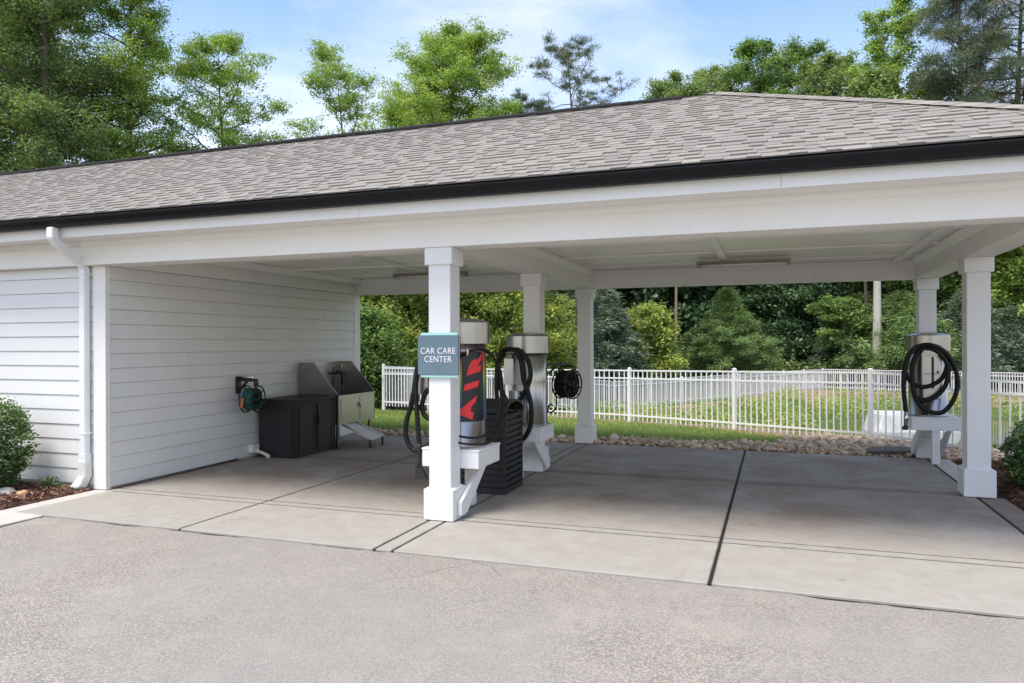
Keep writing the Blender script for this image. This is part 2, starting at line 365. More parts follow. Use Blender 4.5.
LF = {
 'oak': m_leaf('oak_leaves', [(0, (.050, .094, .030)), (.5, (.098, .162, .046)), (1, (.17, .235, .072))]),
 'lime': m_leaf('lime_leaves', [(0, (.072, .135, .028)), (.5, (.132, .215, .040)), (1, (.21, .29, .072))], .42),
 'mid': m_leaf('mid_green_leaves', [(0, (.040, .085, .020)), (.5, (.078, .145, .032)), (1, (.13, .20, .05))], .38),
 'yellow': m_leaf('yellow_green_leaves', [(0, (.045, .090, .022)), (.45, (.130, .195, .038)), (.8, (.23, .29, .055)), (1, (.32, .33, .07))], .35),
 'dark': m_leaf('dark_leaves', [(0, (.012, .030, .010)), (.5, (.026, .060, .020)), (.9, (.05, .10, .035)), (1, (.11, .17, .08))], .25, .4, 2.4),
 'silver': m_leaf('silver_needles', [(0, (.045, .078, .040)), (.5, (.082, .130, .070)), (1, (.16, .22, .14))], .2),
 'cedar': m_leaf('cedar_sprays', [(0, (.060, .115, .034)), (.5, (.115, .195, .060)), (1, (.18, .27, .095))], .25),
 'pine': m_leaf('pine_needles', [(0, (.030, .052, .024)), (.5, (.058, .092, .044)), (.85, (.10, .14, .07)), (1, (.17, .14, .07))], .2),
 'box': m_leaf('glossy_shrub_leaves', [(0, (.016, .042, .014)), (.5, (.045, .095, .024)), (.85, (.08, .15, .035)), (1, (.16, .23, .06))], .25, .3),
 'grass': m_leaf('grass_blades', [(0, (.065, .125, .022)), (.5, (.120, .195, .036)), (1, (.24, .27, .075))], .3, .7),
 'weed': m_leaf('bank_weeds', [(0, (.075, .12, .025)), (.5, (.135, .22, .04)), (.88, (.22, .28, .07)), (1, (.30, .26, .13))], .35, .7),
}
M['bark'] = simple('grey_brown_bark', (.12, .095, .075), .95, 0, .35, 6, 18, .9, stretch=(6, 6, 1))
M['bark_pale'] = simple('pale_grey_bark', (.46, .43, .39), .9, 0, .2, 6, 18, .6, stretch=(5, 5, 1))
M['bark_tan'] = simple('tan_pine_bark', (.26, .195, .15), .95, 0, .3, 6, 18, .9, stretch=(6, 6, 1))

# ------------------------------------------------------------------ terrain
def sstep(a, b, x):
    t = np.clip((x - a) / (b - a), 0, 1); return t * t * (3 - 2 * t)
NF = [(-10.7, 18.9), (-3.0, 16.1), (-.72, 14.65), (1.45, 13.05), (3.55, 11.45), (8.5, 7.65)]     # near fence line
CORN = (2.7, 47.2); FR = (47.0, 31.5)                                                       # far fence corner and far right
BAS = NF + [(30, 12.0), FR, CORN]
def inside_dist(x, y):
    x = np.asarray(x, float); y = np.asarray(y, float)
    d = np.full(x.shape, 1e9); ins = np.zeros(x.shape, bool); n = len(BAS)
    for i in range(n):
        x1, y1 = BAS[i]; x2, y2 = BAS[(i + 1) % n]; dx, dy = x2 - x1, y2 - y1
        t = np.clip(((x - x1) * dx + (y - y1) * dy) / (dx * dx + dy * dy), 0, 1)
        d = np.minimum(d, np.hypot(x - x1 - t * dx, y - y1 - t * dy))
        c = ((y1 > y) != (y2 > y)) & (x < (dx) * (y - y1) / (dy if dy else 1e-9) + x1); ins ^= c
    return np.where(ins, d, -d)
def gz(x, y):
    x = np.asarray(x, float); y = np.asarray(y, float)
    z = -1.22 * sstep(12.5, 31, y + .35 * np.clip(x, -12, 0) * 0) - .0
    d = inside_dist(x, y)
    z = z - .02
    bowl = sstep(.5, 9, d)
    z = z * (1 - bowl) + (-2.15) * bowl
    z = z + .05 * np.sin(x * .9) * np.cos(y * .7) * sstep(14, 20, y)
    z = np.where(y < 11.36, np.where((x < -7.02) | (x > 2.22), -.03, -.08), z)
    return z
def gz1(x, y): return float(gz(np.array([x]), np.array([y]))[0])
def terrain():
    def axis(a, b, st, far):
        v = list(np.arange(a, b + 1e-6, st)); s = st
        lo = []; x = a
        while x > -far: s *= 1.25; x -= s; lo.append(x)
        s = st; hi = []; x = b
        while x < far: s *= 1.25; x += s; hi.append(x)
        return np.array(lo[::-1] + v + hi)
    xs = axis(-22, 30, .4, 900); ys = axis(2, 52, .35, 900)
    X, Y = np.meshgrid(xs, ys); Z = gz(X, Y); nx, ny = len(xs), len(ys)
    idx = np.arange(nx * ny).reshape(ny, nx)
    q = np.stack([idx[:-1, :-1], idx[:-1, 1:], idx[1:, 1:], idx[1:, :-1]], -1).reshape(-1, 4)
    me = bpy.data.meshes.new('ground'); me.from_pydata(np.stack([X, Y, Z], -1).reshape(-1, 3).tolist(), [], q.tolist())
    me.polygons.foreach_set('use_smooth', [True] * len(q))
    d = inside_dist(X, Y)
    rnd = np.random.default_rng(3).random(X.shape)
    clay = ((d > -.5) & (d < 1.5) & (rnd < .9)) | ((d > 0) & (d < np.where(X > 1.5, 3.6, 1.6)) & (Y > 26) & (rnd < .8)) | ((Y > 11.3) & (Y < 12.1) & (X < 6) & (X > -9)) | ((X > .2) & (Y > 11) & (Y < 13.3) & (d < .5) & (X < 9))
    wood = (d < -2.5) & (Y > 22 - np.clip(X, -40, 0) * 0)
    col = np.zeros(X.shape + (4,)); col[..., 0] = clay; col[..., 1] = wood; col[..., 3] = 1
    at = me.color_attributes.new('zone', 'FLOAT_COLOR', 'POINT'); at.data.foreach_set('color', col.reshape(-1))
    me.materials.append(M['ground']); o = link(bpy.data.objects.new('ground', me)); tag(o, kind='structure')
terrain()
w = MB(); w.face([(-8, 17, -1.86), (14, 12, -1.86), (44, 14, -1.86), (40, 34, -1.86), (3, 45, -1.86), (-6, 32, -1.86)]); tag(w.build('pond_water', M['water']), kind='structure')
# asphalt
a = MB(); a.face([(-60, -40, -.006), (60, -40, -.006), (60, 4.95, -.006), (-6.42, 4.95, -.006), (-6.40, 4.6, -.006), (-6.2, 3.6, -.006), (-5.6, 2.4, -.006), (-7, 1.0, -.006), (-60, 1.0, -.006)])
tag(a.build('driveway', M['asphalt']), kind='structure')
# a ragged asphalt lip along the slab
rl = random.Random(5); lip = MB(); x = -6.4; yl = 4.995
while x < 14:
    dx = rl.uniform(.03, .10); yn = min(5.012, max(4.972, yl + rl.uniform(-.014, .014)))
    lip.add([(x, 4.9501, -.006), (x + dx, 4.9501, -.006), (x + dx, yn, -.0065), (x, yl, -.0065)], [(0, 1, 2, 3)]); x += dx; yl = yn
tag(lip.build('driveway_edge', M['asphalt']), kind='structure')
# slab bays with real joints
b = MB(); b.box(-6.9, 2.2, 5.03, 11.31, -.075, -.003); b.box(-6.4, 14, 4.9, 5.029, -.075, -.012); tag(b.build('joint_bed', M['joint']), kind='structure')
XS = [(-6.80, -4.851), (-4.833, -2.939), (-2.921, -2.782), (-2.764, -.421), (-.397, 1.93)]
YS = [(5.02, 6.062), (6.098, 6.205), (6.240, 8.710), (8.775, 8.815), (8.880, 11.32)]
s = MB()
for i, (x0, x1) in enumerate(XS):
    for j, (y0, y1) in enumerate(YS):
        s.box(x0, x1, y0, y1, -.06, .006)
s.box(1.96, 6.5, 5.02, 6.215, -.06, .006)
tag(s.build('concrete_slab', M['concrete'], bevel=.004, bseg=1), kind='structure')
s = MB(); s.box(-7.02, -6.81, 5.4, 6.2, -.06, .004); s.prism([(-7.02, 1.5, -.06), (-6.6, 1.5, -.06), (-6.44, 4.9, -.06), (-6.44, 5.01, -.06), (-6.81, 5.02, -.06), (-6.81, 5.39, -.06), (-7.02, 5.39, -.06)], (0, 0, .064))
tag(s.build('concrete_edging', M['curb'], bevel=.006, bseg=1), kind='structure')
s = MB(); s.box(-7.02, -6.81, 6.205, 11.32, -.06, .004); tag(s.build('wall_foot_edging', M['curb_tan'], bevel=.004, bseg=1), kind='structure')
s = MB(); s.box(1.965, 2.2, 6.225, 8.70, -.06, .004); tag(s.build('stained_edging', M['curb_brown'], bevel=.006, bseg=1), kind='structure')
s = MB(); s.box(1.965, 2.22, 9.06, 10.2, -.06, .004); s.box(1.965, 2.22, 10.21, 11.32, -.06, .004); tag(s.build('concrete_pad', M['curb'], bevel=.006, bseg=1), kind='structure')

# ------------------------------------------------------------------ the carport building
XC, XR, XW = -2.834, 1.965, -6.884
Y1, Y2, Y3 = 6.118, 8.78, 11.44
ZB, ZC = 2.458, 2.71
YE, YB = 5.60, 11.96; XE = 2.53; YRG = 8.78; XHIP = XE - (YRG - YE); ZE = 2.93; XLEFT = -26.0
PITCH = (4.454 - ZE) / (YRG - YE)
bld = empty('carport', (-2.4, 8.78, 0), 0, 'white open carport joined to a sided building under a long grey-brown shingle roof', 'carport')
BO = (-2.4, 8.78, 0)
def part(mb, name, mat, parent=bld, bevel=.004, bseg=1): 
    o = mb.build(name, mat, parent, bevel, bseg, offset=BO); return o
def part2(mb, name, mat, parent, bevel=.003): return part(mb, name, mat, parent, bevel)

# shingle courses: real laminated tabs, each row lapping the one below
def shingle_field():
    V = []; F = []; T = []; r = random.Random(11)
    def tab(P0, u, n, s, a, b_, c0, c1, th, tint, cut=None):
        # corners: along-eave a..b_, up-slope c0..c1 ; front lifted by th
        k = len(V)
        A = [(a, c0), (b_, c0), (b_, c1), (a, c1)]
        if cut: A = [(min(max(p[0], cut(p[1])[0]), cut(p[1])[1]), p[1]) for p in A]
        pts = [P0 + u * p[0] + s * p[1] + n * (th if p[1] <= c0 + 1e-6 else .001) for p in A]
        low = [P0 + u * A[0][0] + s * A[0][1] - n * .004, P0 + u * A[1][0] + s * A[1][1] - n * .004]
        V.extend(pts + low); F.append((k, k + 1, k + 2, k + 3)); T.append(tint); F.append((k + 4, k + 5, k + 1, k)); T.append(tint * .6)
        F.append((k + 4, k, k + 3)); T.append(tint * .6); F.append((k + 5, k + 2, k + 1)); T.append(tint * .6)
    ex = .128; cosp = 1 / math.hypot(1, PITCH); sl = (YRG - YE) / cosp; rows = int(sl / ex)
    s_f = Vector((0, cosp, cosp * PITCH)); n_f = Vector((0, -PITCH * cosp, cosp)); u_f = Vector((1, 0, 0))
    s_r = Vector((-cosp, 0, cosp * PITCH)); n_r = Vector((PITCH * cosp, 0, cosp)); u_r = Vector((0, 1, 0))
    sb = Vector((0, -cosp, cosp * PITCH)); nb = Vector((0, PITCH * cosp, cosp))
    for row in range(rows + 1):
        c0 = row * ex; c1 = min(c0 + ex + .03, sl); yy = c0 * cosp
        # front slope
        x = XLEFT - r.random() * .2; xmax = XE - yy; alt = row % 2
        while x < xmax:
            wd = r.choice((.10, .12, .14, .16, .19)); x2 = min(x + wd, xmax); alt = (not alt) if r.random() < .82 else alt; th = .0145 if alt else .0065
            tint = min(1, max(0, r.gauss(.56 if th > .01 else .46, .12))); 
            if x > -16 or row % 1 == 0: tab(Vector((0, YE, ZE)), u_f, n_f, s_f, x, x2, c0, c1, th, tint, lambda c: (-99, XE - c * cosp + .01))
            x = x2 + .0015
        # right hip slope
        y = YE + yy; ymax = YB - yy
        while y < ymax:
            wd = r.choice((.12, .17, .21, .26, .30)); y2_ = min(y + wd, ymax); th = r.choice((.010, .011, .018, .020))
            tab(Vector((XE, 0, ZE)), u_r, n_r, s_r, y, y2_, c0, c1, th, min(1, max(0, r.gauss(.5, .13))), lambda c: (YE + c * cosp - .01, YB - c * cosp + .01)); y = y2_ + .0015
        x = XLEFT; xmax = XE - yy
        while x < xmax:
            x2 = min(x + .6, xmax); tab(Vector((0, YB, ZE)), Vector((1, 0, 0)), nb, sb, x, x2, c0, c1, .008, r.random(), lambda c: (-99, XE - c * cosp)); x = x2
    me = bpy.data.meshes.new('shingles'); me.from_pydata([tuple(v - Vector(BO)) for v in V], [], F)
    at = me.attributes.new('tint', 'FLOAT', 'FACE'); at.data.foreach_set('value', T); me.materials.append(M['shingle'])
    return me
roof = MB()       # the roof deck under the shingles
k = .02
roof.add([(XLEFT, YE, ZE - k), (XE, YE, ZE - k), (XE, YB, ZE - k), (XLEFT, YB, ZE - k), (XLEFT, YRG, 4.454 - k), (XHIP, YRG, 4.454 - k)],
         [(0, 1, 5, 4), (1, 2, 5), (2, 3, 4, 5), (0, 4, 3)])
roof_o = part(roof, 'roof', M['shingle_dark'], bevel=0)
sh = bpy.data.objects.new('shingles', shingle_field()); link(sh, roof_o)
# ridge vent and hip caps
rv = MB(); rr = random.Random(2); x = XLEFT
while x < XHIP - .35:
    x2 = min(x + 1.22, XHIP - .35); dz = rr.uniform(-.006, .006)
    rv.prism([(x + .004, YRG - .15, 4.40 + dz), (x + .004, YRG - .15, 4.425 + dz), (x + .004, YRG, 4.492 + dz), (x + .004, YRG + .15, 4.425 + dz), (x + .004, YRG + .15, 4.40 + dz)], (x2 - x - .008, 0, 0)); x = x2
part2(rv, 'ridge_vent', M['shingle_dark'], roof_o, 0)
hc = MB(); Hn = 26
for (xa, ya) in ((XE, YE), (XE, YB)):
    for i in range(Hn):
        t = i / Hn; t2 = (i + 1.25) / Hn
        if t2 > 1: t2 = 1
        a_ = Vector((xa, ya, ZE)).lerp(Vector((XHIP, YRG, 4.454)), t); b_ = Vector((xa, ya, ZE)).lerp(Vector((XHIP, YRG, 4.454)), t2)
        sgn = 1 if ya == YE else -1
        p1 = Vector((-.10, 0, 0)); p2 = Vector((0, .10 * sgn, 0))
        up = Vector((0, 0, .024)); u0 = Vector((0, 0, .0225))
        z_ = lambda h_: Vector((0, 0, h_)); hc.face([a_ + p1 + z_(.024), a_ + z_(.040), b_ + z_(.032), b_ + p1 + z_(.016)]); hc.face([a_ + z_(.040), a_ + p2 + z_(.024), b_ + p2 + z_(.016), b_ + z_(.032)])
        hc.face([a_ + p1 + z_(.024), a_ + z_(.040), a_ + z_(.031), a_ + p1 + z_(.015)]); hc.face([a_ + z_(.040), a_ + p2 + z_(.024), a_ + p2 + z_(.015), a_ + z_(.031)])
tmat = M['shingle']
hco = part2(hc, 'hip_cap', tmat, roof_o, 0)
at = hco.data.attributes.new('tint', 'FLOAT', 'FACE'); at.data.foreach_set('value', [rr.choice((.25, .4, .5, .7)) for _ in range(len(hco.data.polygons))])
# gutter: K profile along the front and right eaves, mitred
def gutter_profile(): return [(0, -.085), (-.065, -.085), (-.074, -.055), (-.100, -.020), (-.106, -.004), (-.098, 0), (-.094, -.012), (-.066, -.050), (-.060, -.077), (-.006, -.077), (-.006, .0), (0, .0)]
gz0 = 2.893
g = MB(); prof = gutter_profile(); y0g = YE + .04
P = [(XLEFT, y0g + a_, gz0 + b_) for a_, b_ in prof]; Q = [(XE - .04 - a_, y0g + a_, gz0 + b_) for a_, b_ in prof]; R_ = [(XE - .04 - a_, YB, gz0 + b_) for a_, b_ in prof]; n_ = len(prof)
g.add(P + Q + R_, [(i, (i + 1) % n_, n_ + (i + 1) % n_, n_ + i) for i in range(n_)] + [(n_ + i, n_ + (i + 1) % n_, 2 * n_ + (i + 1) % n_, 2 * n_ + i) for i in range(n_)] + [tuple(range(n_)), tuple(range(2 * n_, 3 * n_))])
part2(g, 'gutter', M['gutter'], roof_o, 0)
# fascia and soffit boards
ff = MB(); YF = 5.66
x = XLEFT
for x2 in (-18.0, -13.1, -8.3, -3.45, .05, XE - .10):
    ff.box(x + .001, x2 - .001, YF, YF + .022, ZC, 2.905); x = x2
ff.box(XE - .10, XE - .078, YF, YB - .05, ZC, 2.905); ff.box(XLEFT, XE - .1, YB - .08, YB - .06, ZC, 2.905)
part2(ff, 'fascia', M['white'], roof_o, .002)
sf = MB()
sf.box(XLEFT, XE - .10, YF + .023, Y1 - .145, ZC + .004, ZC + .02); sf.box(XR + .15, XE - .10, Y1 - .145, YB - .08, ZC + .004, ZC + .02)
sf.box(XW, XR + .15, Y3 + .145, YB - .08, ZC + .004, ZC + .02)
part2(sf, 'soffit', M['white'], roof_o, 0)
# crown moulding under the soffit, along the front beam
# beams
def beam(x0, x1, y0, y1, mould=True, zb=ZB, name='beam'):
    m_ = MB(); m_.box(x0, x1, y0, y1, zb, ZC + .004); o = part(m_, name, M['white'], bevel=.004)
    return o
hb = .142
bf = MB(); bf.box(XLEFT, XR + hb, Y1 - hb, Y1 + hb, ZB, ZC + .003); fb = part(bf, 'beam', M['white'])
for xm in (-5.2, -.3):  # board joints on the face
    pass
bb = MB(); bb.box(XW - .2, XR + hb, Y3 - hb, Y3 + hb, ZB, ZC + .003); part(bb, 'beam', M['white'])
br = MB(); br.box(XR - hb, XR + hb, Y1 + hb + .002, Y3 - hb - .002, ZB, ZC + .003); part(br, 'beam', M['white'])
bc = MB(); bc.box(XC - hb, XC + hb, Y1 + hb + .002, Y3 - hb - .002, ZB, ZC + .003); bco = part(bc, 'beam', M['white'])
bw = MB(); bw.prism([(XW - .2, Y1 + hb + .002, ZB), (XW + .05, Y1 + hb + .002, ZB), (XW - .062, Y3 - hb - .002, ZB), (XW - .2, Y3 - hb - .002, ZB)], (0, 0, ZC + .003 - ZB)); part(bw, 'beam', M['white'])
# crown mouldings inside the two bays
def crown(x0, x1, y0, y1):
    m_ = MB(); z = ZC; d = .10; h = .085; q = .018
    pr_ = [(0, -h), (q, -h), (q + .01, -h + .012), (d * .75, -.02), (d, -.016), (d, 0), (0, 0)]
    def run(p, q_, inw):
        p = Vector(p); q_ = Vector(q_); inw = Vector(inw); dr = (q_ - p).normalized(); k_ = len(pr_)
        A = [p + inw * a_ + dr * a_ + Vector((0, 0, b_)) for a_, b_ in pr_]; B = [q_ + inw * a_ - dr * a_ + Vector((0, 0, b_)) for a_, b_ in pr_]
        m_.add(A + B, [(i, (i + 1) % k_, k_ + (i + 1) % k_, k_ + i) for i in range(k_)])
    run((x0, y0, z), (x1, y0, z), (0, 1, 0)); run((x0, y1, z), (x1, y1, z), (0, -1, 0)); run((x0, y0, z), (x0, y1, z), (1, 0, 0)); run((x1, y0, z), (x1, y1, z), (-1, 0, 0))
    return part(m_, 'crown_moulding', M['white'], bevel=0)
crown(XW + .05, XC - hb, Y1 + hb, Y3 - hb); crown(XC + hb, XR - hb, Y1 + hb, Y3 - hb)
cm = MB(); cm.prism([(XLEFT, Y1 - hb, ZC + .003), (XLEFT, Y1 - hb - .05, ZC + .003), (XLEFT, Y1 - hb - .045, ZC - .02), (XLEFT, Y1 - hb - .012, ZC - .055), (XLEFT, Y1 - hb, ZC - .055)], (XR + hb - XLEFT, 0, 0))
part2(cm, 'moulding', M['white'], fb, 0)
# ceilings with battens
def ceiling(x0, x1, y0, y1, bx):
    c = MB(); c.box(x0, x1, y0, y1, ZC + .004, ZC + .022); o = part(c, 'ceiling', M['ceil'], bevel=0)
    for y in (6.9, 8.12, 9.34, 10.50):
        t = MB(); t.box(x0 + .1, x1 - .1, y - .025, y + .025, ZC - .020, ZC + .0035); part2(t, 'batten', M['ceil'], o, .002)
    for xx in bx:
        t = MB(); t.box(xx - .045, xx + .045, y0 + .1, y1 - .1, ZC - .030, ZC + .0025); part2(t, 'batten', M['ceil'], o, .002)
    return o
ceiling(XW + .05, XC - hb, Y1 + hb, Y3 - hb, (-4.95,)); ceiling(XC + hb, XR - hb, Y1 + hb, Y3 - hb, (-.62, 1.55))
# columns
for (cx, cy) in ((XC, Y1), (XC, Y2), (XC, Y3), (XR, Y1), (XR, Y2), (XR, Y3)):
    sh_ = MB(); hw = .107; sh_.box(cx - hw, cx + hw, cy - hw, cy + hw, .02, ZB - .001); co_ = part(sh_, 'column', M['column_white'], bevel=.005)
    t = MB(); hw = .134; t.box(cx - hw, cx + hw, cy - hw, cy + hw, ZB - .155, ZB - .002); part2(t, 'capital', M['column_white'], co_, .005)
    t = MB(); hw = .145; t.box(cx - hw, cx + hw, cy - hw, cy + hw, .012, .285); 
    t.add([(cx - hw, cy - hw, .285), (cx + hw, cy - hw, .285), (cx + hw, cy + hw, .285), (cx - hw, cy + hw, .285), (cx - .108, cy - .108, .305), (cx + .108, cy - .108, .305), (cx + .108, cy + .108, .305), (cx - .108, cy + .108, .305)], [(0, 1, 5, 4), (1, 2, 6, 5), (2, 3, 7, 6), (3, 0, 4, 7)])
    part2(t, 'base_block', M['column_white'], co_, .005)
# lap siding: profile swept
def siding(p0, p1, outward, z0, z1, seed, expo=.163):
    m_ = MB(); p0 = Vector(p0); p1 = Vector(p1); o = Vector(outward); r = random.Random(seed); d = (p1 - p0); ln = d.length; d.normalize()
    z = z0; row = 0
    while z < z1:
        zt = min(z + expo, z1); joints = sorted([0, ln] + ([r.uniform(.8, ln - .5)] if ln > 2 else [])); 
        if ln > 8: joints = [0] + [min(ln, j * 3.66 + (1.8 if row % 2 else 0) + .6) for j in range(int(ln / 3.66) + 1)] + [ln]; joints = sorted(set(joints))
        for a_, b_ in zip(joints[:-1], joints[1:]):
            if b_ - a_ < .02: continue
            A = p0 + d * (a_ + .001); B = p0 + d * (b_ - .001)
            jit = r.uniform(-.0008, .0008)
            def q_(P, off, zz): return P + o * off + Vector((0, 0, zz))
            m_.add([q_(A, .024 + jit, z), q_(B, .024 + jit, z), q_(B, .012, zt - .005), q_(A, .012, zt - .005), q_(A, -.004, z), q_(B, -.004, z), q_(B, -.004, zt - .005), q_(A, -.004, zt - .005)], [(0, 1, 2, 3), (4, 5, 1, 0), (3, 2, 6, 7)])
            m_.add([q_(A, .024, z), q_(A, .010, zt), q_(A, 0, zt), q_(A, 0, z)], [(0, 1, 2, 3)]); m_.add([q_(B, .024, z), q_(B, .010, zt), q_(B, 0, zt), q_(B, 0, z)], [(0, 1, 2, 3)])
        z += expo; row += 1
    return m_
wf = MB(); wf.box(XLEFT, XW - .02, Y1 - .01, Y1 + .12, -.05, ZB); wo = part(wf, 'front_wall', M['siding'], bevel=0)
part2(siding((XLEFT, Y1 - .012, 0), (-7.045, Y1 - .012, 0), (0, -1, 0), .06, ZB, 4), 'siding', M['siding'], wo, 0)
wi = MB(); wi.prism([(XW - .3, Y1 + .13, 0), (XW - .017, Y1 + .13, 0), (XW - .131, 11.47, 0), (XW - .3, 11.47, 0)], (0, 0, ZB - .002)); wio = part(wi, 'inner_wall', M['siding'], bevel=0)
part2(siding((XW - .011, Y1 + .017, 0), (XW - .124, 11.30, 0), (1, .021, 0), .03, ZB - .002, 9), 'siding', M['siding'], wio, 0)
cb = MB(); cb.box(-7.045, XW + .016, Y1 - .046, Y1 - .013, .012, ZB - .001); cb.box(XW - .012, XW + .017, Y1 - .012, Y1 + .016, .012, ZB - .001); part2(cb, 'corner_board', M['white'], wo, .003)
cb = MB(); cb.box(XW - .126, XW - .096, 11.302, 11.50, .012, ZB - .001); cb.box(XW - .30, XW - .127, 11.472, 11.50, .012, ZB - .001); part2(cb, 'corner_board', M['white'], wio, .003)
bk = MB(); bk.box(XLEFT, XW - .31, Y3 - .1, Y3 + .05, 0, ZB); part(bk, 'rear_wall', M['siding'], bevel=0)
# downspout with elbows
ds = MB(); dx = -7.125; hw = .044
yo = Y1 - .012 - .075
pth = [(dx + .09, YE - .02, 2.81), (dx + .09, YE - .02, 2.71), (dx + .08, YE + .03, 2.655), (dx, yo - .06, 2.50), (dx, yo, 2.42), (dx, yo, .30)]
def rect_tube(mb, pts, w_, h_):
    P = [Vector(p) for p in pts]; k_ = len(mb.v); n = len(P)
    for i in range(n):
        t = (P[min(i + 1, n - 1)] - P[max(i - 1, 0)]).normalized(); sx_ = Vector((1, 0, 0)); up = sx_.cross(t).normalized()
        for a_, b_ in ((-1, -1), (1, -1), (1, 1), (-1, 1)): mb.v.append(tuple(P[i] + sx_ * a_ * w_ / 2 + up * b_ * h_ / 2))
    for i in range(n - 1):
        for j in range(4):
            a_ = k_ + i * 4 + j; b_ = k_ + i * 4 + (j + 1) % 4; mb.f.append((a_, b_, b_ + 4, a_ + 4)); mb.sm.append(False); mb.mi.append(0)
    mb.f.append((k_, k_ + 1, k_ + 2, k_ + 3)); mb.f.append(tuple(k_ + (n - 1) * 4 + j for j in range(4))); mb.sm += [False, False]; mb.mi += [0, 0]
rect_tube(ds, pth, .088, .072); dso = part(ds, 'downspout', M['galv'], bevel=.008, bseg=2)
t = MB()
t.box(dx - .05, dx + .05, yo - .042, yo + .042, .30, .40); part2(t, 'coupling', M['galv'], dso, .002)
for z in (2.36, .62): t = MB(); t.box(dx - .062, dx + .062, yo - .040, yo + .06, z, z + .012); part2(t, 'strap', M['galv'], dso, .002)
t = MB(); rect_tube(t, [(dx, yo, .33), (dx, yo, .16), (dx - .03, yo - .03, .07), (dx - .05, yo - .08, .015)], .115, .10); part2(t, 'boot', M['boot'], dso, .012)

# ------------------------------------------------------------------ ceiling light fixtures
def light_fixture(x0, x1, y, label):
    z = ZC - .034; t = empty('ceiling_light', ((x0 + x1) / 2, y, z), 0, label, 'light fixture', 'strip lights under the carport ceiling')
    h = (x1 - x0) / 2
    m_ = MB(); m_.box(-h, h, -.085, .085, -.03, 0); m_.build('housing', M['fixture'], t, .004)
    for s_ in (-1, 1):
        m_ = MB(); m_.tube([(-h + .04, s_ * .045, -.055), (h - .04, s_ * .045, -.055)], .019, 10); m_.build('tube', M['tube_glass'], t)
        m_ = MB(); m_.box(s_ * (h - .02) - .02, s_ * (h - .02) + .02, -.09, .09, -.078, -.03); m_.build('end_cap', M['fixture'], t, .004)
light_fixture(-.98, .20, 10.18, 'long strip light on the ceiling of the right bay, above the pond view')
light_fixture(-5.55, -4.35, 10.18, 'strip light on the ceiling of the left bay, partly hidden behind the front column')

# ------------------------------------------------------------------ sign
def text_mesh(body, size, extrude, bold=0, spacing=1.0, align='CENTER', line=1.0):
    cu = bpy.data.curves.new('lettering', 'FONT'); cu.body = body; cu.size = size; cu.extrude = extrude; cu.offset = bold; cu.align_x = align; cu.align_y = 'CENTER'
    cu.space_character = spacing; cu.space_line = line
    o = bpy.data.objects.new('tmp', cu); C.objects.link(o); dg = bpy.context.evaluated_depsgraph_get(); me = bpy.data.meshes.new_from_object(o.evaluated_get(dg)); bpy.data.objects.remove(o); return me
sg = empty('sign', (-2.83, Y1 - .108, 1.49), 0, 'slate blue square sign with white lettering and pale teal edges on the front column', 'sign')
m_ = MB(); m_.box(-.205, .195, -.030, -.006, -.175, .178); m_.build('panel', M['signblue'], sg, .003)
m_ = MB(); m_.box(-.178, .182, -.022, -.008, .1785, .202); m_.build('edge_plate', M['teal'], sg, .002)
m_ = MB(); m_.box(-.178, .182, -.022, -.008, -.199, -.1755); m_.build('edge_plate', M['teal'], sg, .002)
m_ = MB(); m_.box(-.10, .10, -.006, -.0005, -.15, .15); m_.build('mounting_plate', M['greybox'], sg)
me = text_mesh('CAR CARE\nCENTER', .083, .0012, -.0008, 1.04, line=.95); me.materials.append(M['letter'])
lt = link(bpy.data.objects.new('lettering', me), sg); lt.rotation_euler = (PI / 2, 0, 0); lt.location = (-.005, -.0312, .0); lt.scale = (.86, .95, 1)

# ------------------------------------------------------------------ vacuum stands and vacuums
def stand(cx, cy, d, label):          # d = +1: shelf behind the column, -1: shelf in front of it
    t = empty('vacuum_stand', (cx, cy, 0), 0, label, 'stand', 'white wooden vacuum stands')
    def yy(a_, b_): return (a_ * d, b_ * d) if d > 0 else (b_ * d, a_ * d)
    m_ = MB(); y0, y1 = yy(.112, .66); m_.box(-.285, .285, y0, y1, .445, .60); m_.build('shelf', M['column_white'], t, .004)
    m_ = MB(); y0, y1 = yy(.108, .67); m_.box(-.292, .292, y0, y1, .6005, .618); m_.build('top_board', M['column_white'], t, .003)
    for s_ in (-1, 1):
        m_ = MB(); X0 = s_ * .150 if s_ > 0 else -.188
        pts = [(X0, -.05 * d, .05), (X0, -.05 * d, .17), (X0, .46 * d, .443), (X0, .60 * d, .443), (X0, .08 * d, .05)]
        m_.prism(pts, (.038, 0, 0)); m_.build('brace', M['column_white'], t, .003)
    m_ = MB(); y0, y1 = yy(.56, .645); m_.box(-.045, .045, y0, y1, .008, .444); m_.build('leg', M['column_white'], t, .003)
    return t
stand(XC, Y1, 1, 'white vacuum stand behind the front column with the sign')
stand(XC, Y2, -1, 'white vacuum stand on the shaded middle column beside the black bin')
stand(XR, Y3, -1, 'white vacuum stand at the right rear column in front of the pond fence')

